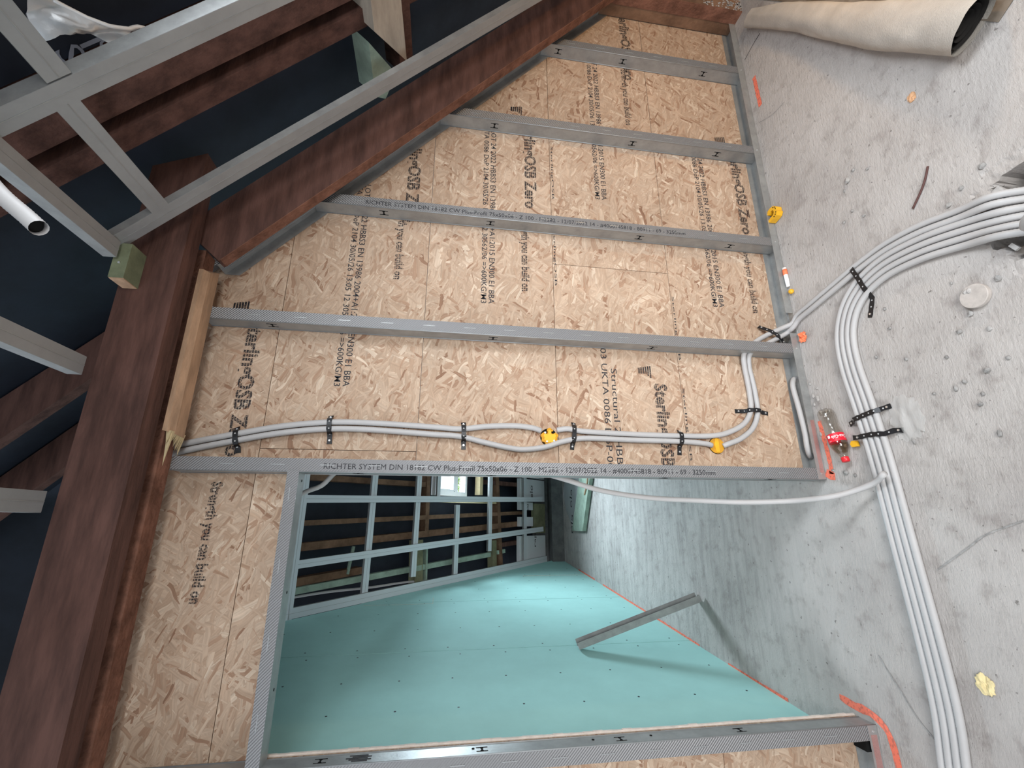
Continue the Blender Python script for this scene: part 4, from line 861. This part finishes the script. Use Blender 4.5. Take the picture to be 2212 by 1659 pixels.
for k, (x, y, r) in enumerate(pos):
    bm = bmesh.new(); bmesh.ops.create_icosphere(bm, subdivisions=1, radius=r)
    sx, sy = random.uniform(.7, 1.3), random.uniform(.6, 1.1)
    for v_ in bm.verts:
        q = 1 + .5 * mnoise.noise(v_.co * 60 + V((k, 0, 0))); v_.co = V((v_.co.x * sx * q, v_.co.y * sy * q, max(0, v_.co.z * .55 * q + r * .3)))
    mb = MB(); bm.verts.index_update(); mb.add([v_.co + V((x, y, 0)) for v_ in bm.verts], [tuple(v2.index for v2 in f_.verts) for f_ in bm.faces]); bm.free()
    reg = [('loose grey chip on the open floor opposite the second shortest stud', 0, 4), ('loose grey chip between the rusty rod and the partition', 4, 7), ('loose grey chip beside the broken hole and its cables', 7, 10), ('loose grey chip lying around the round concrete plug', 10, 15), ('loose dark chip on the open floor below the plug', 15, 22), ('loose chip next to the floor conduits inside their bend', 22, 25), ('loose chip by the doorway corner near the bottle cap', 25, 28), ('loose chip on the camera side of the conduit bundle', 28, 32), ('pale broken plaster chip along the floor track by the stud with cables', 32, 99)]
    lb = [q for q in reg if q[1] <= k < q[2]][0][0]
    if k == 0: lb = 'largest grey chip on the open floor opposite the second shortest stud'
    if k == 15: lb = 'largest dark chip in the rubble patch below the concrete plug'
    if k == 25: lb = 'flat dark chip lying just inside the doorway corner'
    tag(mb.build('rubble_chip', M['stonel'] if k >= 32 else M['stone']), lb, 'rubble', None if k in (0, 15, 25) else lb.replace('loose ', '').replace('chip', 'chips', 1))
br = MB()
for k, (x, y, z, s_) in enumerate([(.80, -.855, -.004, .016), (.815, -.875, -.012, .020), (.625, -.86, -.006, .012), (.79, -.845, .0, .010)]):
    br.obox((x, y, z), V((.9, .4, .2)).normalized() * s_, V((-.4, .9, .1)).normalized() * s_ * .5, (0, 0, s_ * .35))
br.build('broken_edge', M['stonel'], floor)
# roll of membrane
rl = thing('membrane_roll', 'grey woven membrane rolled up along the low edge of the floor', 'membrane roll', (2.0, -.5, 0))
A, B = V((2.72, -.17, 0)), V((1.345, -.985, 0)); axd = (B - A).normalized(); sd = V((axd.y, -axd.x, 0)) # points to the free floor or eaves
if sd.x < 0: sd = -sd
Lr = (B - A).length; sec = []
for k in range(36):
    a = 2 * math.pi * k / 36; sec.append((.082 * math.cos(a) * (1 if abs(math.cos(a)) < .9 else .97), .062 + .062 * math.sin(a)))
NR = 40; vs = []
for i in range(NR + 1):
    u = i / NR; wd = .60 + .50 * u; hs = .46 + .46 * u * u
    c = V((2.62, -.105, 0)).lerp(V((1.335, -.905, 0)), u) + sd * (.082 * wd) + sd * .012 * math.sin(u * 6.3)
    for k, (a, h) in enumerate(sec):
        q = 1 + .10 * mnoise.noise(V((u * 5, k * .17, 1.3))) + .05 * mnoise.noise(V((u * 13, k * .3, 7)))
        hh = h * hs * (1.02 + .18 * math.sin(u * 2.2)) * q
        vs.append(c + sd * a * q * wd + V((0, 0, max(.002, hh))) + axd * (.05 * (h / .124) * u))
ns = len(sec)
mb = MB(); mb.add(vs, [(i * ns + k, i * ns + (k + 1) % ns, (i + 1) * ns + (k + 1) % ns, (i + 1) * ns + k) for i in range(NR) for k in range(ns)]); mb.build('outer_layer', M['membrane'], rl, smooth=True)
last = vs[-ns:]; cen = sum(last, V((0, 0, 0))) / ns
for j, f_ in enumerate((.80, .60, .42, .26)):
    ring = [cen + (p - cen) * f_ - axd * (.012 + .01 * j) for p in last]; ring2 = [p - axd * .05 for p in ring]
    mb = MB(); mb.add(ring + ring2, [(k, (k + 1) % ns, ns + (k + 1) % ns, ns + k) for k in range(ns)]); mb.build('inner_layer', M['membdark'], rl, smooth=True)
mb = MB(); mb.add([cen + (p - cen) * .82 - axd * .07 for p in last], [tuple(range(ns))]); mb.build('roll_core', M['membdark'], rl)
# sheet lying under and behind the roll, climbing to the eaves
shp = MB(); nx, ny = 30, 14; vs = []
for j in range(ny + 1):
    for i in range(nx + 1):
        u, v_ = i / nx, j / ny; p = A.lerp(B, u) + axd * .015 + sd * (.03 + 1.0 * v_) 
        z = .0025 + (max(0, v_ - .15) ** 1.2) * .55 + (.02 * mnoise.noise(V((u * 6, v_ * 5, 3))) if v_ > .2 else 0); vs.append(V((p.x, p.y, max(.002, z))))
top = vs; k = len(vs); vs = top + [p - V((0, 0, .0015)) for p in top]
fs_ = [(j * (nx + 1) + i, j * (nx + 1) + i + 1, (j + 1) * (nx + 1) + i + 1, (j + 1) * (nx + 1) + i) for j in range(ny) for i in range(nx)]
shp.add(vs, fs_ + [tuple(q + k for q in f_[::-1]) for f_ in fs_])
tag(shp.build('eaves_sheet', M['brownsheet'], smooth=True), 'dusty brown plastic sheet rising behind the membrane roll', 'sheet')
# foil scrap and green stud on the far floor
fo = thing('foil_offcut', 'silver printed foil offcut on the far-room floor under the green stud', 'foil', (.1, 4.1, 0))
fmesh = MB().prism([(.40, 4.34), (.19, 4.48), (-.05, 4.33), (-.29, 3.97), (.03, 3.80), (.40, 3.62)], (0, 0, .002), (1, 0, 0), (0, 1, 0), (0, 0, .006)); fmesh.build('foil_sheet', M['foil'], fo)
for x, y in ((.22, 4.02), (-.10, 4.02)): text('elo', (x, y, .0085), (-.55, .1, 0), (.1, .55, 0), .42, .2, 'foil_print', M['ink2'], fo)
gs = thing('green_stud_offcut', 'pale green timber lying beside the foil offcut on the far-room floor', 'timber', (.1, 3.5, 0))
MB().prism([(.52, 3.42), (.50, 3.02), (-.285, 3.50), (-.29, 3.95)], (0, 0, .008), (1, 0, 0), (0, 1, 0), (0, 0, .045)).build('stud_body', M['greenwood'], gs)
hk = MB(); hk.tube([(.42, 3.3, .056), (.30, 3.2, .058), (.20, 3.26, .058), (.12, 3.34, .058)], .012, .02, 8); hk.build('wood_curl', M['palewood'], gs, smooth=True)
# leaning track offcut
p0, p1 = V((-.668, 1.185, .003)), V((-.938, 1.285, .800)); d = (p1 - p0).normalized(); exx = V((-.05, 1, .3)); exx = (exx - d * exx.dot(d)).normalized(); eyy = d.cross(exx)
if eyy.x < 0: eyy = -eyy
lt = thing('leaning_track', 'dark metal track offcut leaning from the floor onto the green board wall', 'track', p0)
MB().sweep([(-.0375, 0), (.0375, 0)], p0, p1, exx, eyy).build('base', M['steel'], lt)
MB().sweep([(-.0375, 0), (-.0375, .04)], p0, p1, exx, eyy).build('flange', M['steel'], lt); MB().sweep([(.0375, 0), (.0375, .04)], p0, p1, exx, eyy).build('flange', M['steel'], lt)
